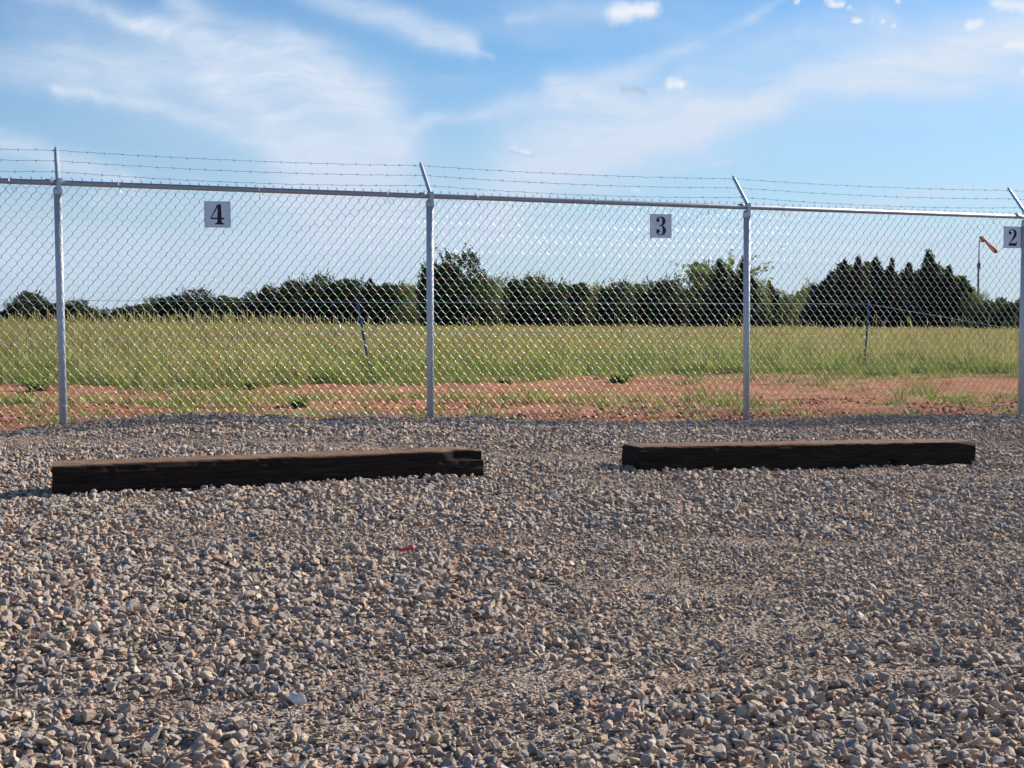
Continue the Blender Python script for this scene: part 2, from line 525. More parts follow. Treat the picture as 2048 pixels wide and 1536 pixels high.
M_RED = m_plain('faded_red_plastic', (.52, .085, .085), .5, 0, .2, 90)
M_WHITE = m_plain('white_plastic', (.75, .76, .78), .5)
M_ORANGE = m_plain('orange_fabric', (.74, .085, .035), .8, 0, .15, 3)
M_PALE = m_plain('faded_orange_fabric', (.80, .27, .08), .8, 0, .15, 3)
M_MAST = m_plain('grey_mast_paint', (.16, .14, .15), .6)
M_BARK = m_plain('bark', (.075, .058, .045), .9, 0, .3, 6, .1)
M_CEDAR = m_leaf('cedar_foliage', (.013, .024, .011), (.044, .062, .025), .14)
M_OAK = m_leaf('oak_foliage', (.015, .028, .009), (.065, .088, .026), .24)
M_LIGHT = m_leaf('pale_foliage', (.075, .095, .035), (.22, .24, .10), .38)
M_GREEN = m_leaf('green_grass', (.10, .14, .028), (.27, .29, .075), .36)
M_OLIVE = m_leaf('olive_grass', (.22, .22, .062), (.46, .41, .16), .36)
M_STRAW = m_leaf('straw_grass', (.32, .26, .11), (.55, .45, .22), .3)

# ------------------------------------------------------------------ setting: gravel lot and field
ss = np.arange(-16, 26, .12)
tt = np.concatenate([np.arange(-24, -13, .5), np.arange(-13, -2, .11), np.arange(-2, .02, .04), [.04, .08, .12, .17, .24]])
S, T = np.meshgrid(ss, tt, indexing='ij')
X, Y = xy(S, T)
Z = lot_z(X, Y)
Z = Z - sm(.03, .22, T) * .26
n_, m2 = S.shape
idx = np.arange(n_ * m2).reshape(n_, m2)
quad = np.stack([idx[:-1, :-1], idx[1:, :-1], idx[1:, 1:], idx[:-1, 1:]], -1).reshape(-1, 4)
lot = obj('gravel_lot', np_mesh('gravel_lot', np.stack([X, Y, Z], -1).reshape(-1, 3), quad, M_LOT, True), kind='structure')

ang = np.concatenate([np.arange(-180, -26, 3), np.arange(-26, 26, .16), np.arange(26, 180.1, 3)])
ang[-1] = 180
rr_ = [0.5, 4, 8]; r_ = 10.5
while r_ < 30: rr_.append(r_); r_ += .09
while r_ < 4500: rr_.append(r_); r_ *= 1.045
rr_ = np.array(rr_)
AA, RR = np.meshgrid(np.radians(ang), rr_, indexing='ij')
X = np.sin(AA) * RR; Y = np.cos(AA) * RR; Z = field_z(X, Y)
n_, m2 = X.shape
idx = np.arange(n_ * m2).reshape(n_, m2)
quad = np.stack([idx[:-1, :-1], idx[:-1, 1:], idx[1:, 1:], idx[1:, :-1]], -1).reshape(-1, 4)
obj('field', np_mesh('field', np.stack([X, Y, Z], -1).reshape(-1, 3), quad, M_FIELD, True), kind='structure')


# ------------------------------------------------------------------ scatter by geometry nodes
def scatter(name, protos, pts, rots, scl, ids, parent=None, **props):
    col = bpy.data.collections.new(name + '_kinds')
    for i, me in enumerate(protos):
        po = bpy.data.objects.new(f'{name}_kind_{chr(97 + i)}', me); col.objects.link(po)
    me = bpy.data.meshes.new(name)
    me.vertices.add(len(pts)); me.vertices.foreach_set('co', np.asarray(pts, np.float32).ravel())
    a = me.attributes.new('rot', 'FLOAT_VECTOR', 'POINT'); a.data.foreach_set('vector', np.asarray(rots, np.float32).ravel())
    a = me.attributes.new('scl', 'FLOAT_VECTOR', 'POINT'); a.data.foreach_set('vector', np.asarray(scl, np.float32).ravel())
    a = me.attributes.new('pick', 'INT', 'POINT'); a.data.foreach_set('value', np.asarray(ids, np.int32))
    o = obj(name, me, parent, **props)
    ng = bpy.data.node_groups.new(name + '_scatter', 'GeometryNodeTree')
    ng.interface.new_socket('Geometry', in_out='INPUT', socket_type='NodeSocketGeometry')
    ng.interface.new_socket('Geometry', in_out='OUTPUT', socket_type='NodeSocketGeometry')
    N = ng.nodes; L = ng.links
    gi = N.new('NodeGroupInput'); go = N.new('NodeGroupOutput')
    ci = N.new('GeometryNodeCollectionInfo'); ci.inputs['Collection'].default_value = col
    ci.inputs['Separate Children'].default_value = True; ci.inputs['Reset Children'].default_value = True
    ip = N.new('GeometryNodeInstanceOnPoints'); ip.inputs['Pick Instance'].default_value = True
    def attr(nm, ty):
        nd = N.new('GeometryNodeInputNamedAttribute'); nd.data_type = ty; nd.inputs['Name'].default_value = nm
        return nd.outputs['Attribute']
    L.new(gi.outputs[0], ip.inputs['Points']); L.new(ci.outputs[0], ip.inputs['Instance'])
    L.new(attr('pick', 'INT'), ip.inputs['Instance Index'])
    e2r = N.new('FunctionNodeEulerToRotation'); L.new(attr('rot', 'FLOAT_VECTOR'), e2r.inputs[0]); L.new(e2r.outputs[0], ip.inputs['Rotation'])
    L.new(attr('scl', 'FLOAT_VECTOR'), ip.inputs['Scale'])
    L.new(ip.outputs[0], go.inputs[0])
    md = o.modifiers.new('scatter', 'NODES'); md.node_group = ng
    return o


# ------------------------------------------------------------------ gravel stones
def stone_mesh(seed):
    rg = np.random.default_rng(seed)
    bm = bmesh.new()
    n = 11
    el_ = rg.uniform(.5, 1.0, 3); el_[2] = rg.uniform(.30, .68)
    el_ /= max(el_[0], el_[1])
    for _ in range(n):
        d = rg.normal(size=3); d /= np.linalg.norm(d)
        d = np.sign(d) * np.abs(d) ** .75
        bm.verts.new(d * el_ * rg.uniform(.8, 1.0) * .5)
    r = bmesh.ops.convex_hull(bm, input=bm.verts)
    junk = [g for g in r['geom_interior'] if isinstance(g, bmesh.types.BMVert)]
    bmesh.ops.delete(bm, geom=junk, context='VERTS')
    bmesh.ops.bevel(bm, geom=list(bm.edges), offset=.035, segments=1, affect='EDGES', profile=.5, clamp_overlap=True)
    bmesh.ops.triangulate(bm, faces=bm.faces[:])
    me = bpy.data.meshes.new('stone'); bm.to_mesh(me); bm.free()
    me.materials.append(M_STONE)
    return me


STONES = [stone_mesh(100 + i) for i in range(22)]


TOGGLE, ROCK = hit(812, 1112), hit(594, 1420)


def gravel():
    N = 360000
    yy = np.sqrt(RNG.uniform(3.4 ** 2, 18.5 ** 2, N))
    xx = RNG.uniform(-1, 1, N) * (.352 * yy + .9)
    s, t = st(xx, yy)
    keep = (t < .10)
    xx, yy, t = xx[keep], yy[keep], t[keep]
    coarse = fbm(xx, yy, .9, 21, 3) + .25 * (fbm(xx, yy * 3.0, .8, 31, 2) - .5)
    u = RNG.random(len(xx))
    size = .0135 + .041 * u ** 1.6
    big = RNG.random(len(xx)) < .015
    size = np.where(big, RNG.uniform(.048, .066, len(xx)), size)
    fine_patch = sm(.43, .33, coarse)
    size = size * (1 - .30 * fine_patch)
    # keep about enough to cover
    dens = np.where(yy > 9, .80, 1.0)
    pk = RNG.random(len(xx)) < dens * 1.0
    xx, yy, t, size, big = xx[pk], yy[pk], t[pk], size[pk], big[pk]
    # wheel-pressed dusty bands where the larger stones are missing
    band = np.zeros(len(xx))
    for y0, x0, x1, hw_ in ((5.10, -.25, 1.7, .15), (4.60, -1.6, -.75, .10), (5.75, .7, 2.1, .13), (6.6, -.1, 1.2, .12), (11.2, -4.5, 6, .35), (8.1, .9, 3.2, .16)):
        band = np.maximum(band, np.exp(-((yy - y0 - .12 * np.sin(xx * 2.1 + y0)) / hw_) ** 2) * sm(x0 - .3, x0 + .3, xx) * sm(x1 + .3, x1 - .3, xx))
    gone = (RNG.random(len(xx)) < band * .85) & (size > .019)
    size = np.where(gone, RNG.uniform(.009, .018, len(xx)), size * (1 - .25 * band))
    for q, rad in ((TOGGLE, .050), (ROCK, .050)):
        near_ = (np.hypot(xx - q.x, (yy - q.y) * .6) < rad) & (yy < q.y + .03)
        size = np.where(near_, np.minimum(size, .016), size)
    n = len(xx)
    zz = lot_z(xx, yy) + size * RNG.uniform(.02, .42, n) + np.where(RNG.random(n) < .25, RNG.uniform(0, .014, n), 0)
    berm = sm(-.7, -.1, t) * sm(.1, -.02, t)
    zz = zz + berm * RNG.uniform(0, .022, n)
    rot = np.stack([RNG.normal(0, .45, n), RNG.normal(0, .45, n), RNG.uniform(0, 6.283, n)], -1)
    sc = size[:, None] * RNG.uniform(.85, 1.2, (n, 3))
    ids = RNG.integers(0, len(STONES), n)
    P_ = np.stack([xx, yy, zz], -1)
    # the 300 that show largest become parts of their own
    inview = (np.abs(xx / yy) < .335) & ((1.43 - zz) / yy < .295)
    scr = np.where(inview, size / yy, 0) * (1 + (zz - lot_z(xx, yy)) * 4)
    order = np.argsort(-scr)
    top = order[:300]; rest = np.setdiff1d(np.arange(n), top)
    for i in top:
        o = obj('stone', STONES[ids[i]], lot)
        o.location = P_[i]; o.rotation_euler = rot[i]; o.scale = sc[i]
    scatter('loose_stones', STONES, P_[rest], rot[rest], sc[rest], ids[rest], lot, kind='stuff')


gravel()

# ------------------------------------------------------------------ chain link fence
fence = obj('chain_link_fence', None, loc=(A0.x, A0.y, 0), label='galvanised chain link fence topped with barbed wire along the gravel edge', category='fence')
FO = Vector((A0.x, A0.y, 0))
FANG = math.atan2(DY, DX)
fence.rotation_euler = (0, 0, FANG)      # children work in (s, t, z)
RZ = [(at(p, q, fdepth(p))).z for p, q in ((115, 366.5), (858, 392), (1492, 414), (2046, 434))]
RS = [s_of_px(p) for p in (115, 858, 1492, 2046)]
kz = np.polyfit(RS, RZ, 1)
def rail_z(s): return kz[0] * s + kz[1]

DW, HH = SPAN / 40, .1005
WR = .0021


def wire_mesh(kind, rows):
    """one zigzag wire of the mesh; kind 0 starts at its right column, kind 1 at its left"""
    hw = DW / 2; pts = []
    e = .0016
    side = 1 if kind == 0 else 0
    top = .034
    tw = .005
    sx = hw if side else 0
    # twisted end above the rail: leans outwards at the tip
    sg = -1 if kind == 0 else 1
    pts += [(sx + sg * .010, -.002, top + .016), (sx + sg * .002, 0, top), (sx - sg * .0015, .002, top - .018), (sx, -.002 * sg, top - .036)]
    z = -.010
    x = sx
    for r in range(rows):
        going_left = (side == 1)
        tf = -e if going_left else e            # '/' strands lie in front of '\\' strands
        x2 = 0 if going_left else hw
        ex, ex2 = (x + (e if x > 0 else -e)), (x2 + (e if x2 > 0 else -e))
        pts += [(ex, tf * .3, z - .0035), (ex + (x2 - x) * .06, tf, z - .0075), (ex2 - (x2 - x) * .06, tf, z - HH / 2 + .0075), (ex2, tf * .3, z - HH / 2 + .0035)]
        z -= HH / 2; x = x2; side = 1 - side
    mb = MB(); mb.tube(pts, WR, 6, True)
    me = mb.mesh('chain_wire', [M_WIRE2, M_WIRE], True)
    mi = [0] * len(me.polygons)
    for i in range(len(pts) - 1):
        d = pts[i + 1][0] - pts[i][0]
        if i >= 4 and d > .004 :
            for k in range(6): mi[i * 6 + k] = 1  # only the sun-catching strands get the painted glint colour
    me.polygons.foreach_set('material_index', mi)
    return me


WM = [wire_mesh(0, 42), wire_mesh(1, 42)]
k0 = int(-.75 / (DW / 2)); k0 -= k0 % 2
k1 = int(10.35 / (DW / 2))
for k in range(k0, k1):
    s = k * DW / 2 + .012
    jx, jz = random.uniform(-.0016, .0016) + .004 * math.sin(s * 1.7), random.uniform(-.0016, .0016) - .005 * math.sin(math.pi * ((s / SPAN) % 1)) 
    obj('chain_wire', WM[k % 2], fence, loc=(s + jx, .040 + .004 * math.sin(s * 2.3), rail_z(s) + jz), rot=(random.uniform(-.002, .002), 0, 0))
V_ = [np.array([v.co[:] for v in m_.vertices]) for m_ in WM]
F_ = [np.array([list(p.vertices) for p in m_.polygons if len(p.vertices) == 4]) for m_ in WM]
VV = []; FF = []; o_ = 0
for k in list(range(int(-SPAN / (DW / 2)) - 2, k0)) + list(range(k1, int(4 * SPAN / (DW / 2)))):
    s = k * DW / 2 + .012
    VV.append(V_[k % 2] + np.array([s, .040, rail_z(s)])); FF.append(F_[k % 2] + o_); o_ += len(V_[k % 2])
obj('outer_mesh', np_mesh('outer_mesh', np.concatenate(VV), np.concatenate(FF), M_WIRE2, True), fence, kind='stuff')

# posts: photo positions of foot and of the top under the rail
POST = [(-1, None), (0, ((127.3, 852), (115, 374))), (1, ((863.8, 837), (857.7, 400))), (2, ((1497.8, 846), (1490.6, 421))), (3, ((2047.5, 836), (2046.5, 440))), (4, None)]
def to_f(p):
    s, t = st(p.x, p.y); return Vector((s, t, p.z))
ARM_TIPS = {}
for i, px in POST:
    s = i * SPAN
    zr = rail_z(s)
    if px is None:
        base = Vector((s, .012, float(lot_z(*xy(s, 0))) - .3)); topp = Vector((s, .012, zr - .055))
    else:
        (bx, by), (tx, ty) = px
        b = to_f(at(bx, by, fdepth(bx))); t_ = to_f(at(tx, ty, fdepth(tx)))
        dirv = (t_ - b); k = (zr - .055 - b.z) / dirv.z
        topp = b + dirv * k; base = b - dirv * .15
        topp.y = base.y = .012
    mb = MB(); mb.tube([base, base.lerp(topp, .5), topp], .0325, 20)
    post = obj('post', mb.mesh('post', M_POST, True), fence)
    # cap: skirt, shoulder and flat tongue passing in front of the rail
    mb = MB(); M_ = Matrix.Translation(topp)
    mb.lathe([(.0375, -.045), (.0385, -.043), (.0385, -.004), (.036, .004), (.026, .018), (.018, .026)], 20, M_)
    obj('post_cap', mb.mesh('post_cap', M_FIT, True), post)
    mb = MB(); mb.box(topp + Vector((.010, -.030, .045)), (.032, .009, .085)); mb.box(topp + Vector((.010, -.012, .085)), (.030, .040, .012))
    obj('rail_bracket', mb.mesh('rail_bracket', M_FIT), post)
    # slanted arm leaning away over the field
    a0 = topp + Vector((.002, -.010, .078)); a1 = a0 + Vector((-.010 if i else .0, .285, .300))
    ax = (a1 - a0); ln = ax.length; axn = ax.normalized(); side = Vector((1, 0, 0)); nrm = side.cross(axn).normalized()
    mb = MB()
    prof = [(-.019, -.004), (-.014, .010), (0, .015), (.014, .010), (.019, -.004), (.012, -.002), (0, .007), (-.012, -.002)]
    vs = []; fs = []
    stn = [(0, 1.1), (.9, .95), (1.0, .45)]
    for u, kx in stn:
        for (a, b_) in prof: vs.append(a0 + ax * u + side * a * kx + nrm * b_ * kx)
    q = len(prof)
    for r in range(len(stn) - 1):
        for k in range(q): fs.append((r * q + k, r * q + (k + 1) % q, (r + 1) * q + (k + 1) % q, (r + 1) * q + k))
    fs += [tuple(range(q - 1, -1, -1)), tuple(len(vs) - q + k for k in range(q))]
    mb.add(vs, fs)
    arm = obj('barb_arm', mb.mesh('barb_arm', M_FIT), post)
    ARM_TIPS[i] = [a0 + ax * .92 + nrm * -.008, a0 + ax * .60 + nrm * -.008, a0 + ax * .27 + nrm * -.008]
    for c in ARM_TIPS[i]:
        mb = MB(); mb.tube([c + Vector((-.022, 0, -.008)), c + Vector((-.012, -.012, .004)), c + Vector((.010, -.013, .006)), c + Vector((.023, 0, -.004))], .0025, 5)
        obj('wire_clip', mb.mesh('wire_clip', M_TIE, True), post)
    # wires tying the mesh to the post
    for hz_ in (.17, .52, 1.02, 1.5):
        z = zr - 2.0 + hz_ + random.uniform(-.02, .02)
        fr = (z - base.z) / (topp.z - base.z); c = base.lerp(topp, fr)
        tl = random.uniform(-.012, .012)
        pts = []
        for k in range(15):
            a = math.pi * (1.15 - 1.3 * k / 14) + math.pi
            pts.append(c + Vector((.036 * math.cos(a), .036 * math.sin(a), tl * math.cos(a))))
        pts = [pts[0] + Vector((-.012, .020, .010))] + pts + [pts[-1] + Vector((.014, .018, -.004))]
        mb = MB(); mb.tube(pts, .0021, 5)
        obj('post_tie', mb.mesh('post_tie', M_TIE, True), post)

# top rail in lengths joined by sleeves
sA, sB = -1.02 * SPAN, 4.0 * SPAN
mb = MB()
mb.tube([(sA, .006, rail_z(sA)), (SPAN * 1.5, .006, rail_z(SPAN * 1.5) - .004), (sB, .006, rail_z(sB))], .0225, 20)
rail = obj('top_rail', mb.mesh('top_rail', M_RAIL, True), fence)
for i in range(-1, 5):
    s = i * SPAN
    mb = MB(); mb.tube([(s - .085, .006, rail_z(s - .085) + .002), (s - .008, .006, rail_z(s) + .002)], .0262, 20)
    obj('rail_sleeve', mb.mesh('rail_sleeve', M_RAIL, True), rail)
for px in (22, 240, 520, 776, 955, 1190, 1415, 1567, 1776, 1985):
    s = s_of_px(px); c = Vector((s, .006, rail_z(s)))
    pts = []
    for k in range(17):
        a = math.pi * (.45 + 1.35 * k / 16)
        pts.append(c + Vector((-.010 + .020 * k / 16, .0255 * math.cos(a), .0255 * math.sin(a))))
    pts += [c + Vector((.014, .030, -.040)), c + Vector((.024, .030, -.062)), c + Vector((.038, .026, -.082))]
    mb = MB(); mb.tube(pts, .0028, 5)
    obj('rail_tie', mb.mesh('rail_tie', M_TIE, True), rail)
# bottom tension wire, woven close to the ground
bz0, bz1 = at(864, 828, fdepth(864)).z, at(1700, 815.5, fdepth(1700)).z
pts = []
for k in range(0, 81):
    s = -SPAN + k * SPAN * 5 / 80
    z = bz0 + (bz1 - bz0) * (s - s_of_px(864)) / (s_of_px(1700) - s_of_px(864))
    pts.append((s, .047, z + .004 * math.sin(k)))
mb = MB(); mb.tube(pts, .0024, 5)
obj('tension_wire', mb.mesh('tension_wire', M_TIE, True), fence)
# barbed strands
for j in range(3):
    mb = MB()
    prev = None; acc = random.uniform(0, .1)
    for i in range(-1, 4):
        p, q = ARM_TIPS[i][j], ARM_TIPS[i + 1][j]
        L_ = (q - p).length; nseg = 46
        line = []
        for k in range(nseg + 1):
            u = k / nseg
            v = p.lerp(q, u); v.z -= .022 * 4 * u * (1 - u) * (1 + .3 * j) ; v.z += .0022 * math.sin(k * 1.9 + j); v.y += .0025 * math.cos(k * 2.3)
            line.append(v)
        mb.tube(line, .0016, 5)
        d = acc
        while d < L_:
            u = d / L_; k = int(u * nseg); v = line[min(k, nseg)]
            v = line[min(k, nseg - 1)].lerp(line[min(k + 1, nseg)], u * nseg - k)
            a = random.uniform(0, 6.28)
            o1 = Vector((.006, math.cos(a) * .013, math.sin(a) * .013)); o2 = Vector((.004, math.cos(a + 1.7) * .014, math.sin(a + 1.7) * .014))
            mb.tube([v - o1 - Vector((.004, 0, 0)), v - Vector((.004, 0, 0)) + o1 * .1, v + Vector((.002, 0, 0)) + o1], .0015, 4)
            mb.tube([v - o2 + Vector((.004, 0, 0)), v + o2 * .1, v + o2], .0015, 4)
            mb.tube([v - Vector((.008, 0, 0)), v + Vector((.008, 0, 0))], .0027, 5)
            d += .138 + random.uniform(-.012, .012)
        acc = d - L_
    obj('barbed_wire', mb.mesh('barbed_wire', M_THIN, True), fence)


# ------------------------------------------------------------------ numbered signs
def ribbon(mb, pts, z0, th, M):
    """variable-width stroke: (x, y, width)"""
    # smooth the path
    P_ = [Vector(p) for p in pts]; Q = []
    n = len(P_)
    for i in range(n - 1):
        p0, p1, p2, p3 = P_[max(i - 1, 0)], P_[i], P_[i + 1], P_[min(i + 2, n - 1)]
        for k in range(6):
            t = k / 6
            Q.append(.5 * ((2 * p1) + (p2 - p0) * t + (2 * p0 - 5 * p1 + 4 * p2 - p3) * t * t + (3 * p1 - p0 - 3 * p2 + p3) * t ** 3))
    Q.append(P_[-1])
    vs = []; fs = []
    for i, p in enumerate(Q):
        d = (Q[min(i + 1, len(Q) - 1)] - Q[max(i - 1, 0)]); d = Vector((d.x, d.y)).normalized(); nn = Vector((-d.y, d.x)) * p.z / 2
        for z in (z0, z0 + th):
            vs += [M(p.x + nn.x, p.y + nn.y, z), M(p.x - nn.x, p.y - nn.y, z)]
    for i in range(len(Q) - 1):
        a = i * 4; b = a + 4
        fs += [(a + 2, b + 2, b + 3, a + 3), (a, a + 2, a + 3, a + 1)[::-1] if i == 0 else (a, b, b + 2, a + 2), (a + 1, a + 3, b + 3, b + 1)]
    mb.add(vs, fs)


def plate(mb, loops, z0, th, M):
    pts3 = [[Vector((x, y, 0)) for x, y in lp] for lp in loops]
    tri = tessellate_polygon(pts3)
    flat = [p for lp in loops for p in lp]; n = len(flat)
    vs = [M(x, y, z0 + th) for x, y in flat] + [M(x, y, z0) for x, y in flat]
    fs = [tuple(t_) for t_ in tri]
    o = 0
    for lp in loops:
        for k in range(len(lp)):
            k2 = (k + 1) % len(lp)
            fs.append((o + k, o + k2, n + o + k2, n + o + k))
        o += len(lp)
    mb.add(vs, fs)


def disc(cx, cy, r, n=20, sx=1.0): return [(cx + r * sx * math.cos(2 * math.pi * k / n), cy + r * math.sin(2 * math.pi * k / n)) for k in range(n)]


SW = .222
def sign(px, py, digit, label, tilt=0.0):
    d_ = fdepth(px)
    for _ in range(6): d_ += .026 - to_f(at(px, py, d_)).y
    fc = to_f(at(px, py, d_))
    x_, y_ = xy(fc.x, .026)
    root = obj('number_sign', None, loc=(x_, y_, fc.z), label=label, category='sign', group='white number signs wired to the fence')
    root.rotation_euler = (R(random.uniform(-1.5, 1.5)), -tilt, FANG)
    # local frame: x along fence, -y towards the camera, z up
    def M(u, v, d): return Vector(((u - .5) * SW, -d, (v - .5) * SW))
    def rr(inset, rad, n=5):
        o = []
        for cx, cy, a0 in ((1 - inset - rad, 1 - inset - rad, 0), (inset + rad, 1 - inset - rad, 90), (inset + rad, inset + rad, 180), (1 - inset - rad, inset + rad, 270)):
            for k in range(n): a = R(a0 + 90 * k / (n - 1)); o.append((cx + rad * math.cos(a), cy + rad * math.sin(a)))
        return o
    mb = MB(); plate(mb, [rr(0, .03)], 0, .002, M); obj('sign_plate', mb.mesh('sign_plate', M_SIGN), root)
    mb = MB(); plate(mb, [rr(.006, .03), rr(.022, .03)[::-1]], .0022, .0006, M); obj('sign_border', mb.mesh('sign_border', M_EDGE), root)
    for a, b in ((.045, .045), (.955, .045), (.045, .955), (.955, .955)):
        mb = MB(); cc = M(a, b, .003); g = Vector(((a - .5) * .05, 0, (b - .5) * .05))
        mb.tube([cc - g * .6 + Vector((0, .012, 0)), cc - g * .4, cc + g * .5, cc + g * .9 + Vector((0, .014, 0))], .0032, 6)
        obj('cable_tie', mb.mesh('cable_tie', M_WHITE, True), root)
    mb = MB(); th = .0006
    if digit == '4':
        bx = lambda u: .24 + .51 * u
        by = lambda v: .115 + .77 * v
        outer = [(.50, 1), (.786, 1), (.80, .344), (1, .344), (1, .255), (.80, .255), (.805, .16), (.83, .11), (.90, .07), (1, .05), (1, 0), (.29, 0), (.29, .05), (.40, .07), (.46, .11), (.485, .16), (.485, .267), (0, .267), (0, .345)]
        inner = [(.075, .344), (.485, .344), (.525, .86)]
        plate(mb, [[(bx(a), by(b)) for a, b in outer], [(bx(a), by(b)) for a, b in inner][::-1]], .0029, th, M)
    elif digit == '3':
        cv = lambda p: ((p[0] - 370) / 845, 1 - (p[1] - 350) / 915)
        f = lambda L: [(*cv(q), q[2] / 870) for q in L]
        ribbon(mb, f([(628, 575, 26), (645, 520, 30), (690, 480, 32), (750, 465, 26), (815, 470, 40), (875, 505, 92), (912, 590, 134), (900, 680, 120), (865, 745, 78), (820, 780, 34), (725, 786, 30)]), .0029, th, M)
        ribbon(mb, f([(725, 790, 28), (810, 800, 34), (870, 835, 70), (915, 910, 122), (930, 985, 136), (910, 1070, 110), (865, 1125, 62), (800, 1150, 30), (720, 1142, 32), (655, 1105, 34), (612, 1030, 30)]), .0031, th, M)
        plate(mb, [disc(*cv((680, 588)), 68 / 870)], .0033, th, M)
        plate(mb, [disc(*cv((675, 1010)), 73 / 870)], .0035, th, M)
    else:
        cv = lambda p: ((p[0] - 1335) / 560, 1 - (p[1] - 345) / 665)
        f = lambda L: [(*cv(q), q[2] / 610) for q in L]
        ribbon(mb, f([(1492, 545, 16), (1500, 495, 20), (1535, 455, 22), (1590, 438, 20), (1640, 450, 42), (1682, 500, 84), (1696, 570, 92), (1678, 640, 84), (1635, 715, 60), (1580, 790, 34), (1530, 850, 24), (1500, 900, 20)]), .0029, th, M)
        plate(mb, [disc(*cv((1536, 548)), 50 / 640)], .0033, th, M)
        plate(mb, [[cv(q) for q in ((1488, 945), (1735, 945), (1755, 806), (1736, 800), (1722, 840), (1695, 860), (1560, 860), (1510, 885), (1494, 905))][::-1]], .0031, th, M)
    obj('numeral', mb.mesh('numeral', M_INK), root)


sign(435, 429, '4', 'square white sign with black numeral 4 on the left fence panel', .010)
sign(1321.5, 452, '3', 'square white sign with black numeral 3 left of the third fence post', .006)
sign(2025, 474.5, '2', 'square white sign with black numeral 2 against the rightmost fence post', .0)


# ------------------------------------------------------------------ timbers
def timber(name, pl, pr, label, chip, seed, hgt=.187, wid=.265, sink=-.006, skew=0.0):
    A, B = hit(*pl), hit(*pr)
    d = B - A; L_ = d.length; yaw = math.atan2(d.y, d.x); pit = math.asin(d.z / L_)
    rg = np.random.default_rng(seed)
    nx, nw = 150, 10
    bm = bmesh.new()
    # rounded rectangular section, lofted along x
    sec = []
    for k in range(nw + 1): sec.append((k / nw, 0))
    for k in range(1, nw + 1): sec.append((1, k / nw))
    for k in range(1, nw + 1): sec.append((1 - k / nw, 1))
    for k in range(1, nw): sec.append((0, 1 - k / nw))
    ring = []
    o1, o2 = rg.uniform(0, 50, 2)
    xs = np.linspace(0, 1, nx + 1)
    for i, u in enumerate(xs):
        row = []
        for (a, b) in sec:
            x = u * L_
            y = a * wid; z = b * hgt
            # worn arrises
            e = .010 + .016 * float(fbm(x * 1.0 + o1, 3.0, 2.2, seed))
            da, db = min(a, 1 - a) * wid, (1 - b) * hgt
            if b > .5 and da < e and db < e:
                cc = e - math.hypot(e - da, e - db)
                if cc < 0: y += (-cc if a < .5 else cc) * .7; z += cc * .7
            wv = (float(fbm(x * 1.4 + o2, a * 3 + b * 5, 1.5, seed + 1)) - .5) * .016
            fi = (float(vn(x * 4, (a + b * 1.7) * 34, 1, seed + 2)) - .5) * .007 + (float(vn(x * 26, (a * 9 + b * 13), 1, seed + 3)) - .5) * .006
            if a == 0: y += wv + fi
            if a == 1: y -= wv + fi
            if b == 1: z += wv * .6 + fi
            # ends
            x += skew * y * (1 - u)
            x += (float(vn(a * 14, b * 14, 1, seed + 4)) - .5) * .012 * (1 if u in (0, 1) else 0)
            if chip == 'right_notch':
                k = sm(.885 + .05 * (1 - b), .93 + .02 * (1 - b), u)
                if a <= .25 and b > .68: y = y * (1 - float(k)) + float(k) * max(y, .026 + .04 * a)
                z -= (float(sm(.95, 1, u)) * .018 if b > .6 else 0)
            if chip == 'sloped_right':
                z -= (float(sm(.93, 1, u)) * .015 if b > .6 else 0) * (1.3 - a * .5)
                if u < .02 and b > .6: z -= .004
                if b < .25 and a == 0: y += .06 * math.exp(-((u - .735) / .012) ** 2)
            row.append(bm.verts.new((x, y, z)))
        ring.append(row)
    q = len(sec)
    for i in range(nx):
        for k in range(q):
            bm.faces.new((ring[i][k], ring[i + 1][k], ring[i + 1][(k + 1) % q], ring[i][(k + 1) % q]))
    bm.faces.new(ring[0]); bm.faces.new(ring[-1][::-1])
    bmesh.ops.recalc_face_normals(bm, faces=bm.faces[:])
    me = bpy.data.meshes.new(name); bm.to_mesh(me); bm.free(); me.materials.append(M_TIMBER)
    o = obj(name, me, loc=(A.x, A.y, A.z - sink), label=label, category='wheel stop', group='railway sleepers laid as wheel stops')
    o.rotation_euler = (0, -pit, yaw)
    return o


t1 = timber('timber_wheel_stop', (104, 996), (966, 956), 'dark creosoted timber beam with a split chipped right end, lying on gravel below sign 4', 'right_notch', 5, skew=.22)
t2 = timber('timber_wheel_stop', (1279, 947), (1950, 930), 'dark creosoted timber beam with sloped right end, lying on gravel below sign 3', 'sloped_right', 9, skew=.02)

# ------------------------------------------------------------------ small red bone-shaped thing
p = TOGGLE
mb = MB()
M_ = Matrix.Translation((p.x, p.y, p.z + .036)) @ Euler((0, R(83), R(8))).to_matrix().to_4x4() @ Matrix.Translation((0, 0, -.038))
mb.lathe([(.004, 0), (.009, .002), (.011, .008), (.010, .014), (.0075, .020), (.0078, .034), (.009, .048), (.012, .058), (.0145, .066), (.0145, .072), (.011, .077), (.004, .078)], 18, M_)
obj('red_plastic_toggle', mb.mesh('red_plastic_toggle', M_RED, True), label='small faded red plastic piece shaped like a bone, lying among the stones', category='plastic piece')


p = ROCK
ws_ = stone_mesh(991); M_PALEROCK = m_plain('white_limestone', (.70, .66, .62), .8, 0, .18, 3, .3)
ws_.materials.clear(); ws_.materials.append(M_PALEROCK)
o = obj('white_stone', ws_, loc=(p.x, p.y + .01, p.z + .034), rot=(.15, .1, .2), label='largest pale white stone in the gravel in the lower left of the picture', category='stone')
o.scale = (.075, .055, .055)


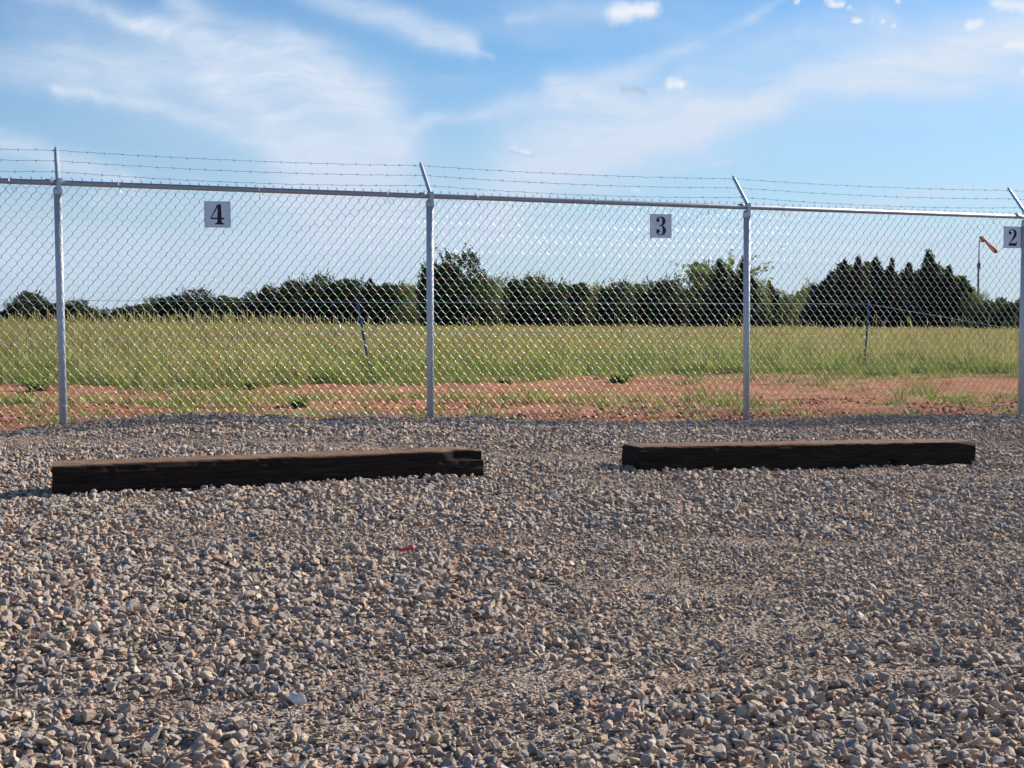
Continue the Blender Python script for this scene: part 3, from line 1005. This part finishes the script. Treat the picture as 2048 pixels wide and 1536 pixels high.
# broken clods of red clay along the far side of the fence
M_CLOD = m_plain('red_clay', (.34, .135, .065), .95, 0, .35, 4, .1)
def clods():
    n = 9000
    s_ = RNG.uniform(-2, 13, n); t_ = .12 + RNG.random(n) ** 1.6 * 4.5
    x, y = xy(s_, t_); k = fbm(x, y, 1.3, 61) > .42 + .03 * t_
    x, y, t_ = x[k], y[k], t_[k]; n = len(x)
    sz = RNG.uniform(.015, .06, n) * np.where(RNG.random(n) < .08, 1.6, 1)
    ms = []
    for i in range(5):
        m_ = stone_mesh(700 + i); m_.materials.clear(); m_.materials.append(M_CLOD); ms.append(m_)
    scatter('clay_clods', ms, np.stack([x, y, field_z(x, y) + sz * .1], -1), np.stack([RNG.normal(0, .3, n), RNG.normal(0, .3, n), RNG.uniform(0, 6.28, n)], -1),
            np.stack([sz, sz, sz * .8], -1), RNG.integers(0, 5, n), kind='stuff', label='broken clods of red clay behind the fence', category='soil')


clods()

# ------------------------------------------------------------------ grass and weeds
def tuft(seed, nb, h0, h1, rad, wd, mt, lean=.5, seedhead=None, mh=None):
    rg = np.random.default_rng(seed)
    V = []; Fq = []; mi = []
    for b in range(nb):
        a = rg.uniform(0, 6.283); r = rad * math.sqrt(rg.random()); h = rg.uniform(h0, h1)
        bx, by = r * math.cos(a), r * math.sin(a)
        a2 = a + rg.normal(0, .8); ln = h * lean * rg.uniform(.2, 1)
        pa = rg.uniform(0, 6.283); wx, wy = math.cos(pa) * wd / 2, math.sin(pa) * wd / 2
        o = len(V)
        for k, (u, wk) in enumerate(((0, 1), (.4, .9), (.75, .6), (1, .12))):
            x = bx + math.cos(a2) * ln * u * u; y = by + math.sin(a2) * ln * u * u; z = h * (u - .18 * lean * u * u)
            V += [(x - wx * wk, y - wy * wk, z), (x + wx * wk, y + wy * wk, z)]
        for k in range(3): Fq.append((o + 2 * k, o + 2 * k + 1, o + 2 * k + 3, o + 2 * k + 2)); mi.append(0)
        if seedhead and rg.random() < seedhead:
            o = len(V); sh = h * .16; tw = wd * 1.9
            for an in (0, 1.57):
                cx, cy = math.cos(pa + an) * tw / 2, math.sin(pa + an) * tw / 2
                o = len(V)
                V += [(x - cx * .3, y - cy * .3, z - sh * .3), (x + cx * .3, y + cy * .3, z - sh * .3), (x + cx, y + cy, z + sh * .3), (x + cx * .3 + .01, y + cy * .3, z + sh), (x - cx, y - cy, z + sh * .3)]
                Fq.append((o, o + 1, o + 2, o + 4)); mi.append(1)
                Fq.append((o + 4, o + 2, o + 3, o + 3)); mi.append(1)
    Fq = [tuple(dict.fromkeys(f)) for f in Fq]
    me = new_mesh('grass', V, Fq, [mt, mh or mt])
    me.polygons.foreach_set('material_index', mi)
    return me


G = [tuft(1, 26, .14, .34, .13, .010, M_GREEN, .7), tuft(2, 26, .16, .42, .15, .011, M_GREEN, .6), tuft(3, 22, .16, .40, .15, .010, M_OLIVE, .6, .25, M_STRAW),
     tuft(4, 22, .30, .55, .18, .010, M_OLIVE, .45, .35, M_STRAW), tuft(5, 16, .35, .60, .18, .009, M_STRAW, .4, .5, M_STRAW),
     tuft(6, 20, .05, .13, .11, .010, M_GREEN, 1.3), tuft(7, 18, .05, .14, .12, .009, M_STRAW, 1.3),
     tuft(8, 3, .80, 1.25, .30, .014, M_OLIVE, .38, 1.0, M_STRAW), tuft(9, 3, .50, .85, .25, .008, M_OLIVE, .5, 1.0, M_STRAW),
     tuft(10, 40, .25, .50, .42, .028, M_OLIVE, .5, .3, M_STRAW), tuft(11, 40, .25, .50, .42, .028, M_STRAW, .5, .4, M_STRAW), tuft(12, 40, .2, .42, .42, .028, M_GREEN, .6)]

GE = [(-400, 760), (0, 768), (300, 776), (600, 777), (850, 771), (1000, 758), (1300, 748), (1500, 746), (1750, 748), (2048, 756), (2400, 756)]
def edge_px(px): return np.interp(px, [a for a, _ in GE], [b for _, b in GE])


def grass():
    P_, ID, SCL = [], [], []
    def field(n, y0, y1, f):
        yy = np.sqrt(RNG.uniform(y0 ** 2, y1 ** 2, n)); xx = RNG.uniform(-1, 1, n) * (.355 * yy + 2.0)
        px = 1024 + F * xx / yy
        zz = field_z(xx, yy, True)
        py = 640 + (1.43 - zz) / yy * F
        f(xx, yy, zz, px, py)
    def near(xx, yy, zz, px, py):
        lim = edge_px(px) + (fbm(xx, yy, .45, 40) - .5) * 30 + (fbm(xx, yy, 2, 44) - .5) * 26 - 3 + (RNG.random(len(xx)) ** 4) * 9
        k = py < lim
        u = RNG.random(len(xx)); far_ = sm(24, 38, yy); olive = sm(.40, .62, fbm(xx, yy, .22, 50) * .75 + far_ * .28)
        pr = .12 + .72 * olive
        ids = np.where(u < pr * .5, 3, np.where(u < pr * .8, 2, np.where(u < pr, 4, np.where(u < pr + (1 - pr) * .5, 1, 0))))
        close = (lim - py) < 10
        ids = np.where(close & (RNG.random(len(xx)) < .7), np.where(RNG.random(len(xx)) < .6, 5, 0), ids)
        by_stake = ((np.abs(px - 736 + (yy - 27) * 2) < 16) & (yy < 27.3)) | ((np.abs(px - 1731) < 14) & (yy < 33.3) & (yy > 24))
        ids = np.where(by_stake, 5, ids)
        s = RNG.uniform(.75, 1.2, len(xx)) * (.50 + .52 * sm(0, 34, lim - py)) * (.8 + .5 * fbm(xx, yy, .35, 91))
        P_.append(np.stack([xx, yy, zz - .01], -1)[k]); ID.append(ids[k]); SCL.append(np.stack([s, s, s], -1)[k])
    field(42000, 17, 45, near)
    def mid(xx, yy, zz, px, py):
        u = RNG.random(len(xx)); ol = fbm(xx, yy * .35, .08, 60)
        ids = np.where(u < .15 + .4 * sm(.6, .4, ol), 11, np.where(u < .72, 9, 10))
        s = RNG.uniform(.8, 1.2, len(xx)) * (1 + .3 * sm(60, 140, yy))
        P_.append(np.stack([xx, yy, zz], -1)); ID.append(ids); SCL.append(np.stack([s * 1.1, s * 1.1, s * .95], -1))
    field(16000, 42, 85, mid); field(14000, 85, 230, mid)
    def stalks(xx, yy, zz, px, py):
        dens = .10 + .90 * sm(800, 450, px) * sm(-200, 100, px + 300)
        k = RNG.random(len(xx)) < dens
        ids = np.where(RNG.random(len(xx)) < .25 + .55 * sm(800, 500, px), 7, 8)
        s = RNG.uniform(.70, 1.10, len(xx))
        P_.append(np.stack([xx, yy, zz], -1)[k]); ID.append(ids[k]); SCL.append(np.stack([s, s, s], -1)[k])
    field(3200, 28, 75, stalks)
    def dirt(xx, yy, zz, px, py):
        _, t = st(xx, yy)
        strip = np.exp(-((py - (802 + 6 * np.sin(px / 180))) / 9) ** 2)
        tufts = sm(.53, .70, fbm(xx, yy, .8, 71)) * .55
        d = (strip * sm(.42, .62, fbm(xx, yy * .7, .55, 75)) * .8 + tufts * .4) * sm(.35, .9, t)
        k = (RNG.random(len(xx)) < d) & (t > .4)
        ids = np.where(RNG.random(len(xx)) < .55, 5, 6); ids = np.where(RNG.random(len(xx)) < .04, 0, ids)
        s = RNG.uniform(.6, 1.2, len(xx))
        P_.append(np.stack([xx, yy, zz - .01], -1)[k]); ID.append(ids[k]); SCL.append(np.stack([s, s, s], -1)[k])
    field(17000, 13, 28, dirt)
    P2 = np.concatenate(P_); I2 = np.concatenate(ID); S2 = np.concatenate(SCL)
    n = len(P2)
    rot = np.stack([RNG.normal(0, .1, n), RNG.normal(0, .1, n), RNG.uniform(0, 6.283, n)], -1)
    scatter('meadow_grass', G, P2, rot, S2, I2, kind='stuff', label='green and straw coloured meadow grass behind the fence', category='grass')


grass()


def weed(px, py, zf, sc, n, label, kind='weed', depth=None, mt=M_GREEN, low=True):
    p = hit(px, py, zf) if depth is None else depth
    rg = np.random.default_rng(int(px))
    mb = MB()
    for k in range(n):
        a = rg.uniform(0, 6.283); L_ = sc * rg.uniform(.5, 1); e = rg.uniform(.25, 1.25) if low else rg.uniform(.8, 1.4)
        d = Vector((math.cos(a) * math.cos(e), math.sin(a) * math.cos(e), math.sin(e))); sd_ = Vector((-math.sin(a), math.cos(a), 0)) * L_ * .09
        b = Vector((rg.normal(0, sc * .15), rg.normal(0, sc * .15), 0)); m1 = b + d * L_ * .55; tip = b + d * L_ + Vector((0, 0, -L_ * .18))
        mb.add([b - sd_ * .4, b + sd_ * .4, m1 + sd_, tip, m1 - sd_], [(0, 1, 2, 4), (4, 2, 3)])
    o = obj(kind + '_plant', mb.mesh('weed', mt), loc=tuple(p), label=label, category=kind)
    return o


weed(985, 984, lot_z, .055, 26, 'tiny green weed sprouting in gravel beyond the right end of the left timber')
xw, yw = xy(s_of_px(1862), .32)
weed(0, 0, None, .20, 90, 'bright green leafy weed clump at the foot of the fence near its right end', depth=(xw, yw, float(field_z(xw, yw)) + .02))
xw, yw = xy(s_of_px(1230), 3.2)
for i, (px, py, sc, lb) in enumerate([(1240, 766, .30, 'bushy grey green weed on the bare red soil right of centre'), (1010, 770, .20, 'small dry weed at the edge of the grass right of the second post'),
                                      (500, 778, .20, 'low scrubby weed at the front edge of the meadow on the left'), (75, 782, .26, 'low weed on red soil left of the first post'),
                                      (600, 815, .20, 'green weed on red soil between sign 4 and the second post')]):
    weed(px, py, field_z, sc, 120, lb, mt=M_GREEN, low=True)


# ------------------------------------------------------------------ blue stakes and their wire
def ground_at(px, Y):
    x = (px - 1024) / F * Y; return Vector((x, Y, float(field_z(x, Y))))


def stake(top, bot, Y, label):
    a = at(*bot, Y); b = at(*top, Y); d = (b - a).normalized()
    foot = a - d * ((a.z - .42) / d.z if d.z else 0)
    root = obj('fence_stake', None, loc=foot, label=label, category='stake', group='blue steel stakes in the meadow')
    def L(v): return v - foot
    mb = MB(); sx = Vector((1, 0, 0)); sy = Vector((0, 1, 0))
    M3 = Matrix((sx, sy, d)).transposed()
    ln = (b - foot).length; c = L(foot.lerp(b, .5))
    mb.box(c, (.040, .008, ln), M3)
    obj('flange', mb.mesh('flange', M_BLUE), root)
    mb = MB(); mb.box(c + Vector((0, .022, 0)), (.008, .036, ln * .995), M3)
    obj('web', mb.mesh('web', M_BLUE), root)
    mb = MB()
    for k in range(1, 22):
        mb.box(L(foot.lerp(b, k / 22)) + Vector((0, -.009, 0)), (.020, .010, .014), M3)
    obj('studs', mb.mesh('studs', M_BLUE), root, kind='stuff')
    return b, d


b1, d1 = stake((713, 597), (736, 722), 27, 'blue steel stake leaning left in the grass, nearer the second post')
b2, d2 = stake((1738, 603), (1731, 700), 33, 'blue steel stake nearly upright in the grass, right of the third post')


def wire_run(name, pts, label, r=.006, sag=.0):
    root = MB(); P_ = []
    for i in range(len(pts) - 1):
        for k in range(14):
            u = k / 14; v = pts[i].lerp(pts[i + 1], u); v.z -= sag * 4 * u * (1 - u); P_.append(v)
    P_.append(pts[-1])
    root.tube(P_, r, 5)
    obj(name, root.mesh(name, M_TIE, True), label=label, category='wire')


wire_run('stake_wire', [at(-500, 598, 23), at(0, 600, 24.5), at(714, 605, 27), at(1736, 608, 33), at(2048, 662, 30), at(2300, 708, 28)],
         'thin upper wire strung between the tops of the blue stakes', .0045)
wire_run('stake_wire', [at(-500, 690, 23), at(730, 668, 27.03), at(1734, 672, 33.03), at(2048, 697, 30), at(2300, 722, 28)],
         'thin lower wire strung low between the blue stakes', .004)

# small white marker out in the field
p = at(678, 650, 62)
mb = MB(); mb.lathe([(.0, .33), (.05, .32), (.08, .29), (.09, .22), (.09, .0)][::-1], 14)
obj('field_marker', mb.mesh('field_marker', M_WHITE, True), loc=(p.x, p.y, p.z - .32), label='small white domed marker in the far meadow left of the leaning blue stake', category='marker')

# ------------------------------------------------------------------ wind sock
WY = 112
foot = ground_at(1956, WY)
ws = obj('wind_sock_mast', None, loc=foot, label='grey mast with a drooping orange wind sock rising behind the right hand bushes', category='wind sock')
def wl(px, py): return at(px, py, WY) - foot
mb = MB(); mb.tube([Vector((0, 0, -.2)), wl(1956.5, 560), wl(1957.5, 532)], [.085, .08, .075], 10); obj('lower_mast', mb.mesh('lower_mast', M_MAST, True), ws)
mb = MB(); mb.tube([wl(1957.5, 532), wl(1958.5, 480)], [.05, .04], 8); obj('upper_mast', mb.mesh('upper_mast', M_MAST, True), ws)
mb = MB(); mb.box(wl(1957.5, 532), (.20, .20, .5)); obj('mast_joint', mb.mesh('mast_joint', M_MAST), ws)
mb = MB(); pts = [wl(1959.5, 478), wl(1966, 479.5), wl(1968, 480)]
mb.tube([wl(1958, 479), wl(1962, 478.6)], .03, 6)
a, b = wl(1959.5, 477.5), wl(1968.5, 480.5)
mb.tube([a, b], [.20, .19], 14); sock0 = obj('sock_mouth', mb.mesh('sock_mouth', M_PALE, True), ws)
mb = MB(); mb.tube([wl(1959.2, 474.5), wl(1967.5, 475.5)], [.09, .10], 8); obj('frame_hoop', mb.mesh('frame_hoop', M_MAST, True), ws)
mb = MB()
pts = [(1968, 479.5), (1970, 480), (1973, 483.5), (1977, 488), (1982, 493), (1987, 498), (1991, 501.5), (1995, 504)]
rs = [.17, .09, .09, .11, .14, .165, .18, .13]
Pp = [wl(*q) + Vector((0, .02 * i, 0)) for i, q in enumerate(pts)]
mb.tube(Pp, rs, 14); obj('sock_tail', mb.mesh('sock_tail', M_ORANGE, True), ws)


# ------------------------------------------------------------------ trees
def leaves(C, size, rg, elong=1.0, up=0.0):
    """small quads at points C with random orientation"""
    n = len(C)
    a = rg.normal(size=(n, 3)); a[:, 2] += up; a /= np.linalg.norm(a, axis=1)[:, None]
    b = rg.normal(size=(n, 3)); b -= (b * a).sum(1)[:, None] * a; b /= np.linalg.norm(b, axis=1)[:, None]
    s = size * rg.uniform(.6, 1.3, n)[:, None]
    a = a * s * elong; b = b * s
    return np.stack([C - a - b * .4, C + b * .5 - a * .2, C + a + b * .2, C - b * .6 + a * .2], 1).reshape(-1, 3)


def crown_mesh(kind, seed):
    """unit-height crowns (height 1, half-width about .5)"""
    rg = np.random.default_rng(seed); C = []
    if kind in ('oak', 'bush', 'pale'):
        lobes = []
        nl = 26 if kind != 'pale' else 20
        for k in range(nl):
            h = rg.uniform(.10, .86) if kind != 'bush' else rg.uniform(.05, .8)
            wdt = .40 * math.sqrt(max(.03, 1 - ((h - .42) / .56) ** 2))
            a = rg.uniform(0, 6.283); r = wdt * rg.uniform(.25, 1.0)
            rad = rg.uniform(.10, .17) * (1.15 - .35 * h)
            lobes.append((r * math.cos(a), r * math.sin(a), h, rad))
        lobes.append((0, 0, .80, .13)); lobes.append((0, 0, .45, .30)); lobes.append((0, 0, .2, .3))
        tot_ = sum(l[3] ** 2 for l in lobes); N = 26000 if kind != 'pale' else 11000
        for (x, y, z, r) in lobes:
            m_ = int(N * r * r / tot_)
            d = rg.normal(size=(m_, 3)); d /= np.linalg.norm(d, axis=1)[:, None]
            rad = r * (1 + rg.normal(0, .16, m_)) * rg.uniform(.65, 1.0, m_) ** .5
            q = np.array([x, y, z]) + d * rad[:, None] * np.array([1, 1, .8])
            C.append(q)
        # stray twigs
        for k in range(90):
            a = rg.uniform(0, 6.283); h = rg.uniform(.2, .96); wdt = .40 * math.sqrt(max(.02, 1 - ((h - .45) / .56) ** 2))
            b = np.array([math.cos(a) * wdt, math.sin(a) * wdt, h])
            d = np.array([math.cos(a) * .05, math.sin(a) * .05, rg.uniform(0, .06)])
            u = rg.random((34, 1)); C.append(b * (1 - .12 * (1 - u)) + d * u * 1.3 + rg.normal(0, .009, (34, 3)))
        C = np.concatenate(C); C = C[C[:, 2] > .0]
        V = leaves(C, .0135 if kind != 'pale' else .012, rg, 1.2)
    elif kind == 'cedar':
        tops = [(0, 0, 1.0, .40)]
        for k in range(rg.integers(2, 4)):
            a = rg.uniform(0, 6.283); tops.append((math.cos(a) * .2, math.sin(a) * .2, rg.uniform(.62, .85), .30))
        for (tx, ty, th, wd) in tops:
            for k in range(230 if th == 1 else 120):
                h = th * rg.uniform(.03, .985) ; a = rg.uniform(0, 6.283)
                u = h / th
                L_ = wd * 1.22 * (1 - u) ** 1.0 * rg.uniform(.45, 1.3) + .010
                up = rg.uniform(.25, .9)
                base = np.array([tx + .03 * math.sin(9 * h + seed), ty, h * .97 - .03]); d = np.array([math.cos(a), math.sin(a), up]) * L_
                n = int(18 + 120 * L_)
                q = rg.random((n, 1)) ** .7
                C.append(base + d * q + rg.normal(0, 1, (n, 3)) * (.012 + .020 * (1 - q)))
        C = np.concatenate(C); C = C[C[:, 2] > 0]
        V = leaves(C, .014, rg, 1.9, .9)
    else:                                   # feather: thin arching branches, see-through
        for k in range(150):
            a = rg.uniform(0, 6.283); h0 = rg.uniform(.15, .6); L_ = rg.uniform(.25, .50) * (1.1 - h0 * .5)
            tilt = rg.uniform(.35, 1.35)
            p0 = np.array([math.cos(a) * .08, math.sin(a) * .08, h0]); n = 34
            u = np.linspace(.15, 1, n)[:, None]
            d = np.array([math.cos(a) * math.cos(tilt), math.sin(a) * math.cos(tilt), math.sin(tilt)]) * L_ * 1.15
            q = p0 + d * u + np.array([math.cos(a), math.sin(a), -1.0]) * (u ** 2) * .10 * L_ * 2
            C.append(q + rg.normal(0, .009, (n, 3)))
        C = np.concatenate(C); C = C[(C[:, 2] > 0.02) & (C[:, 2] < 1.02)]
        V = leaves(C, .0115, rg, 1.9)
    Fq = np.arange(len(V)).reshape(-1, 4)
    m_ = {'oak': M_OAK, 'bush': M_OAK, 'pale': M_LIGHT, 'cedar': M_CEDAR, 'feather': M_LIGHT}[kind]
    return np_mesh('crown', V, Fq, m_)


def trunk_mesh(kind, seed):
    rg = random.Random(seed); mb = MB()
    mb.tube([(0, 0, -.03), (.008, 0, .15), (-.006, .01, .4), (0, 0, .72)], [.030, .024, .017, .006], 8)
    for k in range(9):
        a = rg.uniform(0, 6.28); h = .14 + .06 * k; L_ = rg.uniform(.18, .34) * (1 - .4 * h)
        e = (math.cos(a) * L_, math.sin(a) * L_, h + L_ * rg.uniform(.4, .9))
        mb.tube([(0, 0, h), (e[0] * .5, e[1] * .5, (h + e[2]) / 2 - .01), e], [.011, .007, .003], 5)
    return mb.mesh('trunk', M_BARK, True)


CR = {k: [crown_mesh(k, 200 + 10 * i + len(k)) for i in range(3 if k in ('oak', 'cedar') else 2)] for k in ('oak', 'bush', 'pale', 'cedar', 'feather')}
TRK = [trunk_mesh('a', 1), trunk_mesh('b', 2)]
# px centre, px top, px half-width, distance, kind, label
TREES = [
    (6, 622, 26, 190, 'bush', 'low dark bush at the far left edge of the treeline'),
    (36, 596, 26, 186, 'oak', 'small rounded tree left of the leftmost fence post, with a lower shoulder'),
    (62, 584, 34, 192, 'oak', 'taller leafy tree left of the leftmost fence post'),
    (100, 606, 30, 190, 'bush', 'low tree just left of the leftmost fence post'),
    (146, 600, 38, 190, 'oak', 'round dark tree just right of the leftmost fence post'),
    (180, 616, 26, 192, 'bush', 'low bush left of the gap in the treeline'),
    (236, 616, 32, 180, 'bush', 'low bush right of the gap in the treeline'),
    (272, 612, 34, 176, 'bush', 'low dark bush under the small solitary crown'),
    (306, 591, 20, 178, 'pale', 'small thin tree standing up from low bushes in the left part of the treeline'),
    (340, 594, 34, 170, 'oak', 'dark tree on the left shoulder of the domed clump'),
    (384, 578, 44, 165, 'oak', 'domed dark tree below and left of sign 4'),
    (424, 592, 36, 162, 'oak', 'dark tree just below sign 4'),
    (470, 596, 36, 158, 'oak', 'lower dark tree right of the domed clump'),
    (520, 584, 36, 156, 'oak', 'dark tree in the rising middle of the left treeline'),
    (556, 572, 36, 152, 'oak', 'dark tree stepping up to the tall dark block'),
    (600, 560, 36, 146, 'oak', 'tall dark tree at the left of the dark block'),
    (636, 548, 38, 142, 'oak', 'tallest dark tree in the block left of the leaning stake'),
    (676, 560, 34, 140, 'oak', 'dark leafy tree above the white marker'),
    (710, 558, 34, 138, 'oak', 'dark leafy tree directly behind the leaning blue stake'),
    (742, 552, 30, 136, 'cedar', 'pointed dark cedar right of the leaning blue stake'),
    (784, 568, 40, 134, 'oak', 'broad dark tree between the leaning stake and the second post'),
    (826, 566, 34, 130, 'pale', 'thin grey green tree left of the second post'),
    (905, 504, 62, 112, 'oak', 'big dark domed tree behind the second fence post, tallest of the middle'),
    (872, 528, 36, 114, 'oak', 'dark shoulder tree directly behind the second fence post'),
    (952, 556, 34, 116, 'oak', 'dark tree against the right flank of the big domed tree'),
    (990, 550, 38, 122, 'pale', 'pale open tree right of the big domed tree'),
    (1040, 556, 34, 112, 'oak', 'dark tree left of the tree with sunlit tips'),
    (1070, 547, 30, 116, 'pale', 'tree with sunlit yellow green tips right of the big domed tree'),
    (1104, 560, 38, 110, 'oak', 'dark leafy tree in the low middle of the treeline'),
    (1150, 567, 38, 112, 'oak', 'low dark leafy tree left of the paler trees'),
    (1190, 566, 36, 124, 'pale', 'pale thin tree in the middle treeline, left one'),
    (1232, 562, 36, 122, 'oak', 'green tree between two pale thin trees'),
    (1268, 566, 34, 126, 'pale', 'pale thin tree left of and below sign 3'),
    (1308, 560, 38, 112, 'oak', 'dark leafy tree below sign 3'),
    (1346, 558, 34, 110, 'oak', 'green tree at the left foot of the tall feathery tree'),
    (1408, 528, 38, 104, 'oak', 'dark tree inside the left half of the tall feathery tree'),
    (1452, 485, 84, 100, 'feather', 'tall feathery pale tree behind the third fence post'),
    (1440, 512, 42, 98, 'cedar', 'dark cedar in the core of the feathery tree'),
    (1486, 512, 36, 97, 'cedar', 'dark cedar hidden partly behind the third post'),
    (1516, 560, 24, 100, 'pale', 'yellow green tree just right of the third post'),
    (1538, 556, 26, 103, 'cedar', 'small pointed cedar right of the third post'),
    (1582, 584, 34, 110, 'pale', 'low light green tree in the dip right of the third post'),
    (1624, 560, 24, 108, 'pale', 'small leafy tree left of the cedar grove'),
    (1634, 566, 34, 92, 'cedar', 'low cedar forming the left foot of the tall dark grove'),
    (1660, 537, 40, 88, 'cedar', 'first tall cedar at the left of the dark grove'),
    (1688, 514, 34, 90, 'cedar', 'second cedar from the left in the dark grove'),
    (1714, 505, 38, 87, 'cedar', 'cedar with a thin spire left of the upright stake'),
    (1752, 508, 40, 89, 'cedar', 'cedar spire directly above the upright blue stake'),
    (1782, 511, 34, 86, 'cedar', 'narrow cedar spire right of the upright blue stake'),
    (1816, 518, 42, 88, 'cedar', 'broad cedar left of the highest spire'),
    (1858, 493, 46, 85, 'cedar', 'cedar with the highest spire of the grove'),
    (1896, 527, 40, 84, 'cedar', 'cedar on the right slope of the grove'),
    (1924, 550, 36, 83, 'cedar', 'lower cedar near the wind sock mast'),
    (1948, 582, 30, 82, 'pale', 'thin pale tree just left of the wind sock mast'),
    (1976, 602, 34, 76, 'bush', 'low bush in front of the wind sock mast'),
    (2018, 606, 36, 74, 'bush', 'low dark bush under sign 2'),
    (2064, 600, 36, 75, 'bush', 'low dark bush at the right edge behind the last post'),
]
rg_ = random.Random(5)
for i, (px, pt_, hw, Y_, kind, lb) in enumerate(TREES):
    g = ground_at(px, Y_)
    H = at(px, pt_, Y_).z - g.z
    Wd = hw / F * Y_ / .40
    H *= {'feather': 1.04, 'oak': 1.08, 'bush': 1.12, 'pale': 1.06, 'cedar': 1.0}[kind]
    cat = {'oak': 'tree', 'pale': 'tree', 'feather': 'tree', 'cedar': 'cedar tree', 'bush': 'bush'}[kind]
    nm = {'oak': 'broadleaf_tree', 'pale': 'pale_tree', 'feather': 'feathery_tree', 'cedar': 'cedar_tree', 'bush': 'bush'}[kind]
    root = obj(nm, None, loc=g, label=lb, category=cat, group='trees along the far side of the meadow')
    root.rotation_euler = (0, 0, rg_.uniform(0, 6.28)); root.scale = (Wd, Wd, H)
    obj('crown', CR[kind][i % len(CR[kind])], root)
    obj('trunk', TRK[i % 2], root)

# dense wood behind the single trees, read as one mass
def woods():
    rg = np.random.default_rng(77); C = []
    prof = [(-900, 600), (-200, 612), (20, 622), (190, 626), (205, 634), (230, 626), (340, 606), (500, 600), (600, 580), (700, 578), (850, 578), (1000, 582), (1150, 584), (1380, 580), (1500, 590), (1600, 598), (1640, 580), (1680, 548), (1760, 540), (1870, 545), (1920, 574), (1945, 604), (2000, 612), (2300, 606), (2900, 600)]
    for (lo, hi, Y0) in ((-900, 560, 205), (560, 1000, 150), (1000, 1640, 128), (1625, 1960, 92), (1940, 2900, 108)):
        n = int((hi - lo) * 42)
        px = rg.uniform(lo, hi, n)
        Yq = Y0 + rg.uniform(0, 8, n)
        top = 640 - np.interp(px, [a for a, _ in prof], [b for _, b in prof])
        zt = 1.43 + top / F * Yq + (vn(px, px * 0, .05, 3) - .5) * 1.6
        z = .4 + (zt - .4) * rg.random(n) ** .8
        C.append(np.stack([(px - 1024) / F * Yq, Yq, z], -1))
    C = np.concatenate(C)
    V = leaves(C, .30, rg, 1.3)
    obj('woods', np_mesh('woods', V, np.arange(len(V)).reshape(-1, 4), M_OAK), kind='stuff', label='dark mass of woodland closing the gaps behind the treeline', category='woods')


woods()
